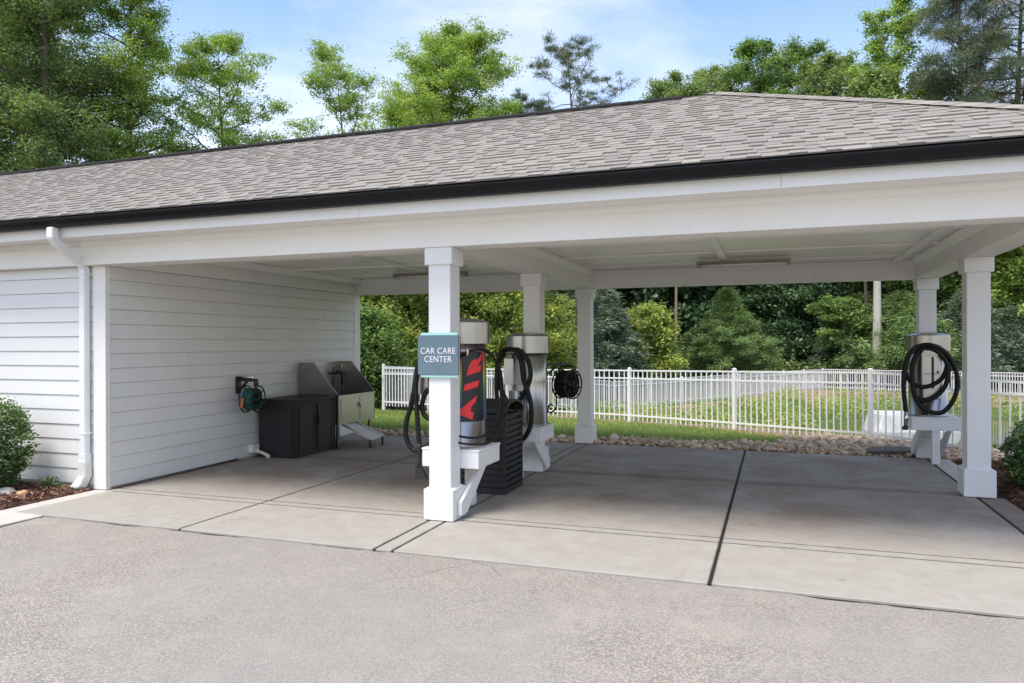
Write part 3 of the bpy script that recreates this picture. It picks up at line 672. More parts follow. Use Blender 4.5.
def vac_body(t, r=.232, H=1.03, capr=.262):
    m_ = MB(); m_.lathe([(r + .012, 0), (r + .012, .02), (r, .025), (r, H * .5), (r, H)], seg=56); m_.build('body', M['steel'], t)
    m_ = MB(); z = H - .17
    for pr_ in ([(r + .002, z), (capr, z)], [(capr, z), (capr, H + .028)], [(capr, H + .028), (capr - .005, H + .034)], [(capr - .005, H + .034), (capr * .85, H + .052), (capr * .6, H + .066), (capr * .3, H + .074), (.004, H + .076)]): m_.lathe(pr_, seg=64, caps=False)
    m_.build('cap', M['steel'], t)
def hose(t, pts, r=.024, name='hose', n=None, mat='rubber', parent=None):
    P = smoothpath(pts, n or 150); 
    # resample evenly for ribs
    L_ = [0]
    for i in range(1, len(P)): L_.append(L_[-1] + (P[i] - P[i - 1]).length)
    st = r * .42 if r > .015 else .02; k_ = int(L_[-1] / st); Q = []; j = 0
    for i in range(k_ + 1):
        s_ = i * L_[-1] / k_
        while j < len(L_) - 2 and L_[j + 1] < s_: j += 1
        u = (s_ - L_[j]) / max(1e-6, L_[j + 1] - L_[j]); Q.append(P[j].lerp(P[j + 1], min(1, u)))
    m_ = MB(); m_.tube(Q, r, 10, ribs=.88 if r > .015 else 0); return m_.build(name, M[mat], parent or t)

# --- vacuum at the right rear column (front faces the camera side)
VX, VY, VZ = XR - .045, Y3 - .385, .618
v3 = empty('vacuum', (VX, VY, VZ), 0, 'stainless vacuum at the right rear column with black hose coiled over its face', 'vacuum', 'stainless coin vacuums')
vac_body(v3)
def front_panel(t):
    m_ = MB(); m_.box(-.115, .115, -.262, -.18, .36, .80); m_.box(-.10, .10, -.262, -.2, .25, .359); m_.build('front_panel', M['steel2'], t, .006)
    m_ = MB(); m_.prism([(-.135, -.23, .80), (.135, -.23, .80), (.085, -.23, .90), (-.085, -.23, .90)], (0, -.085, 0)); m_.build('hose_hanger', M['steel'], t, .005)
    m_ = MB(); m_.box(-.006, .022, -.2665, -.2615, .37, .78); m_.box(-.10, .09, -.2655, -.2615, .555, .563); m_.build('slot', M['black'], t)
    m_ = MB(); m_.box(-.05, .02, -.275, -.2625, .03 + .0, .09); m_.build('latch_plate', M['greybox'], t, .003)
    m_ = MB(); m_.prism([(.045, -.262, .57), (.085, -.262, .57), (.065, -.262, .61)], (0, -.004, 0)); m_.build('coin_mark', M['black'], t)
front_panel(v3)
def trace(pts, y, t):                                   # traced points lie on a plane facing the drive; y may vary per point
    out = []
    for q_ in pts:
        yy_ = y + (q_[2] if len(q_) > 2 else 0); p = at_y(q_[0], q_[1], yy_); out.append(p - t.location)
    return out
Yh = VY - .262
S = 70 / 478                                            # crop scale of the close study
def cr(L_): return [(895 + a_ * S, 325 + b_ * S) + tuple(c_) for a_, b_, *c_ in L_]
hose(v3, trace(cr([(240, 135), (310, 160), (352, 230), (350, 300), (315, 370), (240, 415), (170, 420), (110, 390), (78, 340), (68, 290), (85, 220), (130, 160), (190, 138), (250, 140, -.05), (330, 175, -.05), (385, 240, -.05), (420, 330, -.04), (425, 430, -.03), (395, 520, -.03), (335, 590, -.03), (270, 600, -.03), (200, 575, -.03), (150, 520, -.03), (125, 440, -.03), (118, 340, -.02), (125, 250, -.02), (165, 180, -.02), (220, 160, -.04), (290, 180, -.06), (340, 235, -.07), (365, 300, -.07), (350, 400, -.07), (300, 470, -.06), (230, 510, -.05), (170, 515, -.04), (140, 490, -.01)]), Yh, v3), .031, n=260)
hose(v3, trace(cr([(150, 150, -.02), (100, 200, -.05), (70, 280, -.06), (58, 380, -.06), (62, 480, -.06), (75, 590, -.06)]), Yh, v3), .0295)
m_ = MB(); p = trace(cr([(75, 590, -.06), (76, 640, -.06), (70, 690, -.06)]), Yh, v3); m_.tube(p, [.028, .03, .02], 12); m_.build('nozzle', M['chrome'], v3)
m_ = MB(); q_ = p[2]; m_.box(q_.x - .035, q_.x + .035, q_.y - .02, q_.y + .02, q_.z - .05, q_.z); m_.build('nozzle_tip', M['black'], v3, .006)

# --- vacuum on the middle column
V2 = (XC + .045, Y2 - .385, .618)
v2 = empty('vacuum', V2, 0, 'plain stainless vacuum with a thick black hose loop, on the middle column behind the bin', 'vacuum', 'stainless coin vacuums')
vac_body(v2)
m_ = MB(); m_.box(-.10, .10, -.34, -.16, .42, .80); m_.build('front_panel', M['steel2'], v2, .006)
m_ = MB(); m_.box(-.135, -.02, -.47, -.341, .50, .80); m_.prism([(-.12, -.46, .801), (-.035, -.46, .801), (-.05, -.43, .85), (-.105, -.43, .85)], (0, .09, 0)); m_.build('coin_box', M['steel2'], v2, .006)
m_ = MB(); m_.box(-.10, -.055, -.44, -.40, .43, .50); m_.build('lock', M['chrome'], v2, .004)
m_ = MB(); m_.tube([(0, -.23, .05), (0, -.23, .42)], .03, 12); m_.tube([(.07, -.22, .02), (.07, -.22, .42)], .02, 12); m_.build('inlet_pipe', M['steel'], v2)
S2 = 80 / 546
def cr2(L_): return [(480 + a_ * S2, 320 + b_ * S2) + tuple(c_) for a_, b_, *c_ in L_]
Yh2 = V2[1] - .33
hose(v2, trace(cr2([(255, 205), (300, 240), (335, 300), (345, 380), (320, 460), (280, 530), (235, 590), (190, 560, -.03), (150, 490, -.05), (125, 400, -.07), (118, 310, -.08), (140, 230, -.06), (190, 200, .03), (240, 210, -.02), (275, 270, -.04), (290, 350, -.04), (300, 420, -.04), (330, 500, -.04), (348, 580, -.04), (350, 680, -.04), (330, 760, -.05), (290, 815, -.05), (255, 820, -.05)]), Yh2, v2), .030, n=200)
hose(v2, trace(cr2([(165, 225), (125, 290, -.1), (112, 400, -.12), (115, 520, -.12), (135, 640, -.12)]), Yh2, v2), .028)

# --- air and vacuum machine behind the front column
V1 = (XC - .005, Y1 + .405, .618)
v1 = empty('air_machine', V1, 0, 'stainless air machine wrapped in black and rainbow with red AIR letters, behind the sign column', 'air machine', 'stainless coin vacuums')
vac_body(v1, .232, 1.145, .275)
def arc_panel(r, a0, a1, z0, z1, seg=24, shear=0):
    m_ = MB()
    for i in range(seg):
        a_ = a0 + (a1 - a0) * i / seg; b_ = a0 + (a1 - a0) * (i + 1) / seg
        def P_(an, z): return (r * math.cos(an), r * math.sin(an), z)
        m_.face([P_(a_, z0), P_(b_, z0), P_(b_, z1), P_(a_, z1)], True)
    return m_
# the wrap faces the drive on the right (azimuth about -50 degrees)
AC = math.radians(-38)
def arc_solid(r, a0, a1, z0, z1, name, mat):
    m_ = arc_panel(r, a0, a1, z0, z1); o = m_.build(name, mat, v1); return o
o = arc_solid(.2345, AC - 1.25, AC + 1.0, .865 - .618, 1.52 - .618, 'rainbow_wrap', M['wrap'])
o.data.materials[0] = M['wrap']
arc_solid(.2365, AC - .50, AC + .52, .865 - .618, 1.515 - .618, 'black_wrap', M['wrapblack'])
arc_solid(.2362, AC + .70, AC + .82, .865 - .618, 1.515 - .618, 'black_stripe', M['wrapblack'])
for ch_, off_ in (('A', -.215), ('I', .01), ('R', .20)):
    me = text_mesh(ch_, .228, .0, .015, 1)
    bm = bmesh.new(); bm.from_mesh(me)
    for _ in range(2): bmesh.ops.subdivide_edges(bm, edges=[e for e in bm.edges if e.calc_length() > .03], cuts=2, use_grid_fill=False)
    bmesh.ops.triangulate(bm, faces=bm.faces)
    for v in bm.verts:      # the letters climb the cylinder with a slant
        x_ = v.co.x * 1.15 + off_; y_ = v.co.y
        an = AC - .07 + (-y_ * .92 + .24 * x_) * .88 / .2365
        v.co = Vector((.2395 * math.cos(an), .2395 * math.sin(an), .575 + x_ + .22 * (-y_)))
    bm.to_mesh(me); bm.free(); me.materials.clear(); me.materials.append(M['red']); link(bpy.data.objects.new('letter', me), v1)
# thin air hose looped in front, with a chrome gauge hanging beside it
fx, fy = math.cos(AC), math.sin(AC)
def ring(an, r, z): a_ = AC + an; return (r * math.cos(a_), r * math.sin(a_), z)
hose(v1, [ring(-.45, .25, .88), ring(-.75, .29, .80), ring(-.95, .32, .55), ring(-1.0, .33, .30), ring(-.8, .34, .16), ring(-.3, .34, .11), ring(.2, .33, .12), ring(.6, .34, .20), ring(.95, .37, .40), ring(1.05, .37, .62), ring(.8, .35, .80), ring(.2, .30, .915), ring(-.3, .27, .90)], .011, 'air_hose')
hose(v1, [ring(-.45, .26, .87), ring(-.9, .32, .70), ring(-1.1, .34, .40), ring(-.9, .36, .12), ring(-.2, .37, .05), ring(.45, .36, .07), ring(.9, .38, .22), ring(1.12, .40, .45), ring(1.0, .37, .72), ring(.4, .31, .91), ring(-.2, .27, .91)], .010, 'air_hose')
m_ = MB(); p = ring(-.4, .245, .87); m_.tube([Vector(p), Vector(p) + Vector((fx * .06, fy * .06, 0)), Vector(p) + Vector((fx * .07, fy * .07, .05))], .012, 8); m_.build('hook', M['chrome'], v1)
m_ = MB(); a_ = Vector(ring(-1.15, .30, .50)); m_.tube([a_, a_ + Vector((0, 0, -.14))], .02, 10); m_.tube([a_ + Vector((0, 0, -.02)), a_ + Vector((.03, -.02, -.06))], .018, 8); m_.build('gauge', M['chrome'], v1)
# vacuum hose loops on the left flank, with crevice nozzle
m_ = MB(); c1 = Vector(at_y(423, 383, 6.45)) - Vector(V1); m_.box(c1.x - .06, c1.x + .10, c1.y - .1, c1.y + .1, c1.z - .10, c1.z + .12); m_.build('hose_inlet_box', M['steel2'], v1, .006)
S3 = 40 / 273
def cr3(L_): return [(400 + a_ * S3, 380 + b_ * S3) + tuple(c_) for a_, b_, *c_ in L_]
Yh1 = 6.34
hose(v1, trace(cr3([(190, 60), (165, 110), (150, 180), (165, 235), (200, 265), (260, 275, .02)]), Yh1, v1), .0255)
hose(v1, trace(cr3([(260, 410, .1), (200, 440, .05), (140, 480), (90, 475), (55, 430), (38, 360), (45, 280), (70, 190), (90, 100), (105, 0), (125, -110), (160, -190, .02), (220, -215, .08)]), Yh1, v1), .0265)
hose(v1, trace(cr3([(200, -190, .06), (140, -140, -.05), (115, -40, -.06), (108, 80, -.06), (118, 250, -.06), (130, 420, -.06), (134, 440, -.06)]), Yh1, v1), .025)
p = trace(cr3([(134, 430, -.06), (132, 470, -.06), (130, 570, -.06), (128, 590, -.06)]), Yh1, v1)
m_ = MB(); m_.tube(p, [.030, .018, .018, .022], 10); q_ = p[-1]; m_.prism([(q_.x - .03, q_.y - .015, q_.z), (q_.x + .03, q_.y - .015, q_.z), (q_.x + .095, q_.y - .015, q_.z - .115), (q_.x - .035, q_.y - .015, q_.z - .125)], (0, .035, 0)); m_.build('nozzle', M['black'], v1, .004)

# ------------------------------------------------------------------ slatted bin
bx0, bx1, by0, by1 = -3.17, -2.655, 7.22, 7.79
bn = empty('litter_bin', ((bx0 + bx1) / 2, (by0 + by1) / 2, .006), 0, 'square black slatted bin with a rounded hood between the two vacuums', 'bin')
hx, hy = (bx1 - bx0) / 2, (by1 - by0) / 2
m_ = MB(); m_.box(-hx + .03, hx - .03, -hy + .03, hy - .03, .03, .80); m_.build('liner', M['black'], bn)
m_ = MB(); m_.box(-hx, hx, -hy, hy, 0, .065); m_.build('base', M['cab'], bn, .005)
m_ = MB()
for i in range(11):
    z = .085 + i * .064
    for (x0, x1, y0, y1) in ((-hx + .03, hx - .03, -hy, -hy + .018), (-hx + .03, hx - .03, hy - .018, hy), (-hx, -hx + .018, -hy + .03, hy - .03), (hx - .018, hx, -hy + .03, hy - .03)): m_.box(x0, x1, y0, y1, z, z + .042)
m_.build('slats', M['cab'], bn, .003)
for sx_ in (-1, 1):
    for sy_ in (-1, 1):
        m_ = MB(); cx, cy = sx_ * (hx - .015), sy_ * (hy - .015); m_.box(cx - .018, cx + .018, cy - .018, cy + .018, .066, .80); m_.build('corner_post', M['cab'], bn, .003)
m_ = MB(); m_.box(-hx - .005, hx + .005, -hy - .005, -hy + .05, .801, .835); m_.box(-hx - .005, hx + .005, hy - .05, hy + .005, .801, .835); m_.box(-hx - .005, -hx + .05, -hy + .05, hy - .05, .801, .835); m_.box(hx - .05, hx + .005, -hy + .05, hy - .05, .801, .835); m_.build('rim', M['cab'], bn, .004)
for sx_ in (-1, 1):
    for sy_ in (-1, 1):
        m_ = MB(); cx, cy = sx_ * (hx - .06), sy_ * (hy - .045); m_.box(cx - .012, cx + .012, cy - .012, cy + .012, .835, .92); m_.build('hood_post', M['cab'], bn)
m_ = MB(); k_ = 16; pr_ = []
for i in range(k_ + 1): a_ = PI * i / k_; pr_.append((0, -math.cos(a_) * (hy + .0), .87 + .115 * math.sin(a_) ** .8))
pr2 = [(0, y_ * .9, z_ - .026) for _, y_, z_ in pr_][::-1]
allp = [(-hx - .015, y_, z_) for _, y_, z_ in pr_ + pr2]
for i in range(k_):
    a_, b_ = pr_[i], pr_[i + 1]; c_, d_ = pr2[k_ - i], pr2[k_ - i - 1]
    X0, X1 = -hx - .015, hx + .015
    m_.face([(X0, a_[1], a_[2]), (X1, a_[1], a_[2]), (X1, b_[1], b_[2]), (X0, b_[1], b_[2])], True); m_.face([(X0, c_[1], c_[2]), (X1, c_[1], c_[2]), (X1, d_[1], d_[2]), (X0, d_[1], d_[2])], True)
    for X_ in (X0, X1): m_.face([(X_, a_[1], a_[2]), (X_, b_[1], b_[2]), (X_, d_[1], d_[2]), (X_, c_[1], c_[2])])
m_.build('hood', M['cab'], bn)

# ------------------------------------------------------------------ hose reels
def reel(t, c, axis, R=.19, half=.10, coil='teal_hose', core_r=.155, handle=True, turns=9):
    ax = Vector(axis).normalized(); u = ax.cross(Vector((0, 0, 1))).normalized(); w_ = u.cross(ax); c = Vector(c)
    def P_(a_, r_, h_): return c + (u * math.cos(a_) + w_ * math.sin(a_)) * r_ + ax * h_
    for s_ in (-1, 1):
        m_ = MB(); m_.tube([P_(2 * PI * i / 36, R, s_ * half) for i in range(37)], .010, 8)
        for k_ in range(6): a_ = k_ * PI / 3 + .3; m_.tube([P_(a_, .03, s_ * half * .95), P_(a_, R, s_ * half)], .008, 6)
        m_.tube([c + ax * s_ * half * .8, c + ax * s_ * (half + .03)], .04, 14); m_.build('flange', M['black'], t)
    m_ = MB(); m_.tube([c - ax * half, c + ax * half], .05, 16); m_.build('drum', M['black'], t)
    r_ = random.Random(4); m_ = MB()
    for layer, rr_ in enumerate((.085, .11, .135, core_r)):
        for i in range(turns):
            h_ = -half * .82 + 2 * half * .82 * (i + .5 * (layer % 2)) / turns; k2 = r_.uniform(-.004, .006)
            m_.tube([P_(2 * PI * j / 26, rr_ + k2 + .003 * math.sin(j), h_ + .006 * math.sin(j * .7 + i)) for j in range(27)], .0105, 6)
    m_.build('hose_coil', M[coil], t)
    if handle: m_ = MB(); m_.tube([c + ax * half, c + ax * (half + .07), P_(-.4, .10, half + .075), P_(-.4, .10, half + .16)], .011, 8); m_.build('crank_handle', M['black'], t)
rc = Vector((-6.67, 8.22, .85))
hr = empty('hose_reel', (XW - .043, 8.22, 1.04), 0, 'wall mounted reel of teal garden hose with orange nozzle beside the black cabinet', 'hose reel')
o_ = Vector(hr.location)
reel(hr, rc - o_, (.99, .14, 0), .178, .09, core_r=.135)
m_ = MB(); m_.box(.016, .04, -.045, .045, -.12, .115); m_.build('wall_plate', M['bronze'], hr, .003)
m_ = MB(); m_.box(.04, .34, -.022, .022, .045, .085); m_.obox((.04, 0, -.07), (.18, 0, .05), .03, .025); m_.box(.30, .34, -.03, .03, -.02, .044); m_.build('bracket_arm', M['bronze'], hr, .003)
m_ = MB(); m_.tube([(.06, 0, .10), (.26, 0, .105)], .018, 10); m_.build('inlet_fitting', M['chrome'], hr)
m_ = MB(); a_ = rc - o_; m_.tube([(.32, .0, .02), (.32, .06, -.02), (a_.x + .02, a_.y + .02, a_.z + .19)], .012, 8); m_.build('yoke', M['bronze'], hr)
m_ = MB(); p = at_y(241.5, 408, 8.05) - o_; p2 = at_y(243, 398, 8.05) - o_; m_.tube([p, (p + p2) / 2, p2], [.022, .014, .017], 10); m_.build('nozzle', M['orange'], hr)
hose(hr, [p2, p2 + Vector((.02, .02, .04)), p2 + Vector((.06, .06, .02)), a_ + Vector((-.04, -.1, -.05))], .0105, 'hose_end', mat='teal_hose')

r2c = at_y(567, 384, 9.2)
h2 = empty('hose_reel', (XC + .107, Y2, 1.25), 0, 'black hose reel on a bracket arm beyond the middle column', 'hose reel'); o_ = Vector(h2.location)
rc2 = r2c - o_
reel(h2, rc2, (.93, -.36, 0), .185, .10, 'rubber', .165)
m_ = MB(); m_.box(.002, .02, -.05, .05, -.12, .12); m_.build('wall_plate', M['black'], h2, .003)
m_ = MB(); m_.obox((.02, 0, .07), (rc2.x + .02, rc2.y, .07), .04, .035); m_.obox((.02, 0, -.08), (rc2.x * .6, rc2.y * .6, .055), .025, .02); m_.build('bracket_arm', M['black'], h2, .003)
m_ = MB(); k_ = Vector((.93, -.36, 0)) * .13
m_.tube([rc2 - k_, rc2 - k_ + Vector((0, 0, .2)), rc2 - k_ * .5 + Vector((0, 0, .235)), rc2 + k_ * .5 + Vector((0, 0, .235)), rc2 + k_ + Vector((0, 0, .2)), rc2 + k_], .011, 8); m_.build('yoke', M['black'], h2)
a_ = [at_y(x_, y_, 9.1) - o_ for x_, y_ in ((557, 372), (556, 392), (556.5, 406), (552, 412), (548, 411), (550, 404), (553, 406))]
hose(h2, a_, .010, 'hose_end')

# ------------------------------------------------------------------ cabinet
cbx = empty('storage_cabinet', (-6.54, 9.06, .006), 0, 'black two-door resin storage cabinet against the siding', 'cabinet')
hx, hy = .31, .485
m_ = MB(); m_.box(-hx, hx - .02, -hy, hy, 0, .775); m_.build('body', M['cab'], cbx, .008)
m_ = MB(); m_.box(-hx - .01, hx + .015, -hy - .02, hy + .02, .776, .815); m_.build('lid', M['cab'], cbx, .01)
m_ = MB(); m_.box(-hx + .05, hx - .06, -hy - .008, -hy - .0005, .06, .70); m_.build('side_panel', M['cab'], cbx, .006)
for y0, y1, s_ in ((-hy + .045, -.006, 1), (.006, hy - .045, -1)):
    m_ = MB(); m_.box(hx - .019, hx + .004, y0, y1, .045, .745)
    d_ = m_.build('door', M['cab'], cbx, .006)
    m_ = MB()
    for (a0, a1, b0, b1) in ((y0 + .02, y0 + .06, .07, .72), (y1 - .06, y1 - .02, .07, .72), (y0 + .061, y1 - .061, .68, .72), (y0 + .061, y1 - .061, .07, .11)): m_.box(hx + .0045, hx + .012, a0, a1, b0, b1)
    m_.build('door_frame', M['cab'], d_, .003)
    m_ = MB(); yy_ = (y1 - .028) if s_ == 1 else (y0 + .028); m_.box(hx + .0125, hx + .03, yy_ - .01, yy_ + .01, .42, .56); m_.build('handle', M['black'], d_, .004)
for sy_ in (-1, 1):
    m_ = MB(); m_.box(hx - .019, hx + .008, sy_ * (hy - .02) - .02, sy_ * (hy - .02) + .02, .0, .775); m_.build('corner_post', M['cab'], cbx, .006)

# ------------------------------------------------------------------ dog wash tub
tb = empty('wash_tub', (-6.53, 10.12, .006), 0, 'raised stainless dog washing tub with tall splash sides against the wall', 'wash tub')
X0, X1 = -.37, .33; ya, yb = -.53, .53; zt = .79; zb_ = .36; top = 1.30
for y_, nm in ((ya, -1), (yb, 1)):
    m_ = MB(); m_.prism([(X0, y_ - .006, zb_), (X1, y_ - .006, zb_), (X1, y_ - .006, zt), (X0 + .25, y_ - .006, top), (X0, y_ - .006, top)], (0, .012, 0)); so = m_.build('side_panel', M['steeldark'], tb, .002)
    m_ = MB(); m_.obox((X1, y_, zt), (X0 + .25, y_, top), .03, .014, (0, 1, 0)); m_.build('edge_trim', M['steel'], so, .002)
    m_ = MB(); m_.tube([(X0 + .1, y_ - .012, top - .08), (X0 + .1, y_ - .02, top - .08)], .018, 14); m_.build('bolt', M['chrome'], so)
m_ = MB(); m_.box(X0 - .001, X0 + .010, ya + .008, yb - .008, zb_, top); m_.build('back_panel', M['steel2'], tb, .002)
m_ = MB(); m_.box(X0 + .012, X1 - .022, ya + .008, yb - .008, .50, .512); m_.build('basin_floor', M['steel2'], tb)
m_ = MB(); m_.box(X1 - .02, X1, ya + .007, yb - .007, zb_, zt - .001); m_.box(X1 - .03, X1 + .018, ya - .01, yb + .01, zt, zt + .014); m_.build('front_panel', M['steel2'], tb, .003)
m_ = MB(); m_.box(X1 + .0006, X1 + .010, ya + .06, .05, zb_ + .06, zt - .05); dd = m_.build('door', M['steel2'], tb, .003)
m_ = MB(); m_.tube([(X1 + .012, .03, .63), (X1 + .035, .03, .63), (X1 + .035, .03, .58)], .008, 8); m_.tube([(X1 + .012, .01, .67), (X1 + .03, .05, .60)], .006, 6); m_.build('latch', M['black'], dd)
m_ = MB(); m_.box(X1 + .0006, X1 + .008, .07, yb - .03, zb_ + .03, zt - .03); m_.build('fixed_panel', M['steel2'], tb, .003)
for (lx, ly) in ((X0 + .05, ya + .05), (X0 + .05, yb - .06), (X1 - .06, yb - .06), (X1 - .06, ya + .06)):
    m_ = MB(); m_.box(lx - .018, lx + .018, ly - .018, ly + .018, .02, zb_ - .001); l_ = m_.build('leg', M['steel2'], tb, .002)
    m_ = MB(); m_.lathe([(.028, 0), (.028, .012), (.012, .02)], lx, ly, 12); m_.build('foot', M['black'], l_)
m_ = MB(); m_.tube([(X0 + .02, .36, 1.10), (X0 + .16, .36, 1.13), (X0 + .20, .36, 1.10), (X0 + .20, .36, .92)], .012, 8); m_.tube([(X0 + .02, .25, 1.10), (X0 + .02, .47, 1.10)], .016, 8); m_.tube([(X0 + .05, .45, 1.16), (X0 + .1, .47, 1.1), (X0 + .12, .46, .8), (X0 + .16, .3, .56)], .009, 8); m_.build('faucet', M['bronze'], tb)
m_ = MB(); m_.tube([(X0 + .17, .10, zt - .2), (X0 + .2, .1, 1.20), (X0 + .2, .30, 1.22)], .010, 8); m_.build('spray_arm', M['bronze'], tb)
# ramp
rp = empty('ramp', (-6.0, 9.98, .006), 0, 'short metal pet ramp with two feet leaning from the wash tub onto the concrete', 'ramp')
m_ = MB(); m_.obox((-.24, -.03, .345), (.22, .06, .125), .42, .022); m_.build('deck', M['greybox'], rp, .003)
for s_ in (-1, 1):
    m_ = MB(); m_.obox((-.24, -.03 + s_ * .205, .352), (.22, .06 + s_ * .205, .132), .02, .04); m_.build('side_rail', M['steel2'], rp, .002)
    m_ = MB(); m_.box(.18, .205, .05 + s_ * .185 - .012, .05 + s_ * .185 + .012, 0, .125); m_.build('foot', M['black'], rp, .002)
# drain fitting
dp = empty('drain_pipe', (XW - .046, 8.50, .10), 0, 'grey utility box low on the siding with a cream elbow pipe running to the floor', 'pipe')
m_ = MB(); m_.box(.008, .09, -.06, .28, -.02, .09); m_.build('utility_box', M['white'], dp, .004)
m_ = MB(); m_.tube(smoothpath([(.10, 0, .0), (.18, .01, -.02), (.26, .02, -.055), (.30, .03, -.09)], 12), .022, 12); m_.tube([(.10, 0, 0), (.125, 0, -.005)], .03, 12); m_.tube([(.255, .02, -.05), (.29, .03, -.08)], .029, 12); m_.build('pipe', M['pvc'], dp)
m_ = MB(); m_.tube([(XW + .03, 6.16, .022), (XW - .012, 8.2, .026)], .012, 8); tag(m_.build('conduit', M['rockdark']), 'thin dark line of conduit at the foot of the inner siding', 'conduit')

# ------------------------------------------------------------------ fences
def fence(pts, spacing, h, label, group, pk=.019, pitch=.128):
    f = empty('fence', (pts[0][0], pts[0][1], gz1(*pts[0])), 0, label, 'fence', group); O = Vector(f.location)
    P = []
    for (a_, b_) in zip(pts[:-1], pts[1:]):
        ln = math.hypot(b_[0] - a_[0], b_[1] - a_[1]); k_ = max(1, round(ln / spacing))
        for i in range(k_): P.append((a_[0] + (b_[0] - a_[0]) * i / k_, a_[1] + (b_[1] - a_[1]) * i / k_))
    P.append(pts[-1]); Z = [gzf(*p) for p in P]
    for i, (p, z) in enumerate(zip(P, Z)):
        m_ = MB(); m_.box(-.032, .032, -.032, .032, -.25, h + .02); m_.add([(-.036, -.036, h + .02), (.036, -.036, h + .02), (.036, .036, h + .02), (-.036, .036, h + .02), (0, 0, h + .045)], [(0, 1, 4), (1, 2, 4), (2, 3, 4), (3, 0, 4), (3, 2, 1, 0)])
        nx = P[min(i + 1, len(P) - 1)]; pv = P[max(i - 1, 0)]; an = math.atan2(nx[1] - pv[1], nx[0] - pv[0])
        o = m_.build('post', M['vinyl'], f); o.location = (p[0] - O.x, p[1] - O.y, z - O.z); o.rotation_euler = (0, 0, an)
        if i + 1 < len(P):
            q_ = P[i + 1]; za, zb2 = z, Z[i + 1]; m_ = MB(); d = Vector((q_[0] - p[0], q_[1] - p[1], 0)); ln = d.length; d.normalize()
            A = Vector((p[0], p[1], 0)) - Vector((O.x, O.y, O.z)); B = Vector((q_[0], q_[1], 0)) - Vector((O.x, O.y, O.z))
            for zz in (h - .03, h - .20, .14):
                m_.obox(A + d * .034 + Vector((0, 0, za + zz)), B - d * .034 + Vector((0, 0, zb2 + zz)), .030, .032)
            n = max(3, round(ln / pitch))
            for j in range(1, n):
                t_ = j / n; c_ = A.lerp(B, t_); zz = za + (zb2 - za) * t_
                m_.obox(c_ + Vector((0, 0, zz + .02)), c_ + Vector((0, 0, zz + h - .02)), pk, pk, tuple(d))
            m_.build('panel', M['vinyl'], f)
    return f
def gzf(x, y):
    yy_ = np.array([0.0, 11.4, 13.05, 14.65, 16.1, 18.9, 22, 30.2, 60]); zz = np.array([-.1, -.10, -.02, -.085, -.14, -.24, -.45, -1.2, -1.2])
    return float(np.interp(y, yy_, zz))
fence(NF, 2.6, 1.15, 'white picket fence nearest the carport, crossing behind the grass and river rocks', 'white metal picket fences round the pond')
fence([NF[0], (-9.6, 22.5), (-6.2, 30.0), CORN], 2.45, 1.2, 'white picket fence running away along the left side of the pond', 'white metal picket fences round the pond', .027, .115)
fence([CORN, FR], 2.45, 1.2, 'white picket fence along the far bank of the pond before the woods', 'white metal picket fences round the pond', .03, .12)

# ------------------------------------------------------------------ pond outlet, slate, landscape rocks
x_, y_ = spot(914, 28.5)
m_ = MB(); m_.add([(-1.7, -.7, 0), (1.7, -.7, 0), (1.7, .9, 0), (-1.7, .9, 0), (-1.35, -.35, .62), (1.45, -.35, .55), (1.4, .8, .60), (-1.5, .8, .66)], [(0, 3, 2, 1), (4, 5, 6, 7), (0, 1, 5, 4), (1, 2, 6, 5), (2, 3, 7, 6), (3, 0, 4, 7)])
oo = m_.build('outlet_block', M['clay_pot'], None, .06, 3); oo.scale = (1.0, .8, 1.25); oo.location = (x_, y_, -1.93); oo.rotation_euler = (0, 0, YAW); tag(oo, 'pale low concrete block standing in the pond behind the right vacuum', 'concrete block')
m_ = MB(); c_ = at_y(897, 452, 11.62)
m_.prism([(-.30, -.18, 0), (.28, -.2, 0), (.34, .05, 0), (.2, .2, 0), (-.2, .22, 0), (-.34, .02, 0)], (0, 0, .05)); oo = m_.build('slate_slab', M['rockdark'], None, .01); oo.location = (1.55, 11.62, .03); oo.rotation_euler = (.03, -.04, .2); tag(oo, 'flat dark slate slab lying on the river rocks beside the right vacuum stand', 'stone slab')
def boulder(name, loc, sc, mat, label, seed):
    bm = bmesh.new(); bmesh.ops.create_icosphere(bm, subdivisions=3, radius=1); r = random.Random(seed); ph = [r.uniform(0, 6) for _ in range(6)]
    for v in bm.verts: n = v.co.normalized(); k_ = 1 + .14 * math.sin(3 * n.x + ph[0]) * math.cos(2.6 * n.y + ph[1]) + .08 * math.sin(6 * n.z + ph[2] + 4 * n.x); v.co = Vector((n.x * sc[0] * k_, n.y * sc[1] * k_, n.z * sc[2] * k_))
    me = bpy.data.meshes.new(name); bm.to_mesh(me); bm.free(); me.materials.append(mat); me.polygons.foreach_set('use_smooth', [True] * len(me.polygons)); o = link(bpy.data.objects.new(name, me)); o.location = loc; tag(o, label, 'rock'); return o
boulder('landscape_rock', (-7.55, 5.46, .05), (.10, .07, .06), M['rockpale'], 'rounded pinkish grey rock in the mulch under the left shrub', 1)
boulder('landscape_rock', (-7.33, 5.47, .05), (.065, .05, .045), M['rocktan'], 'small tan rock in the mulch right of the pale rock', 2)

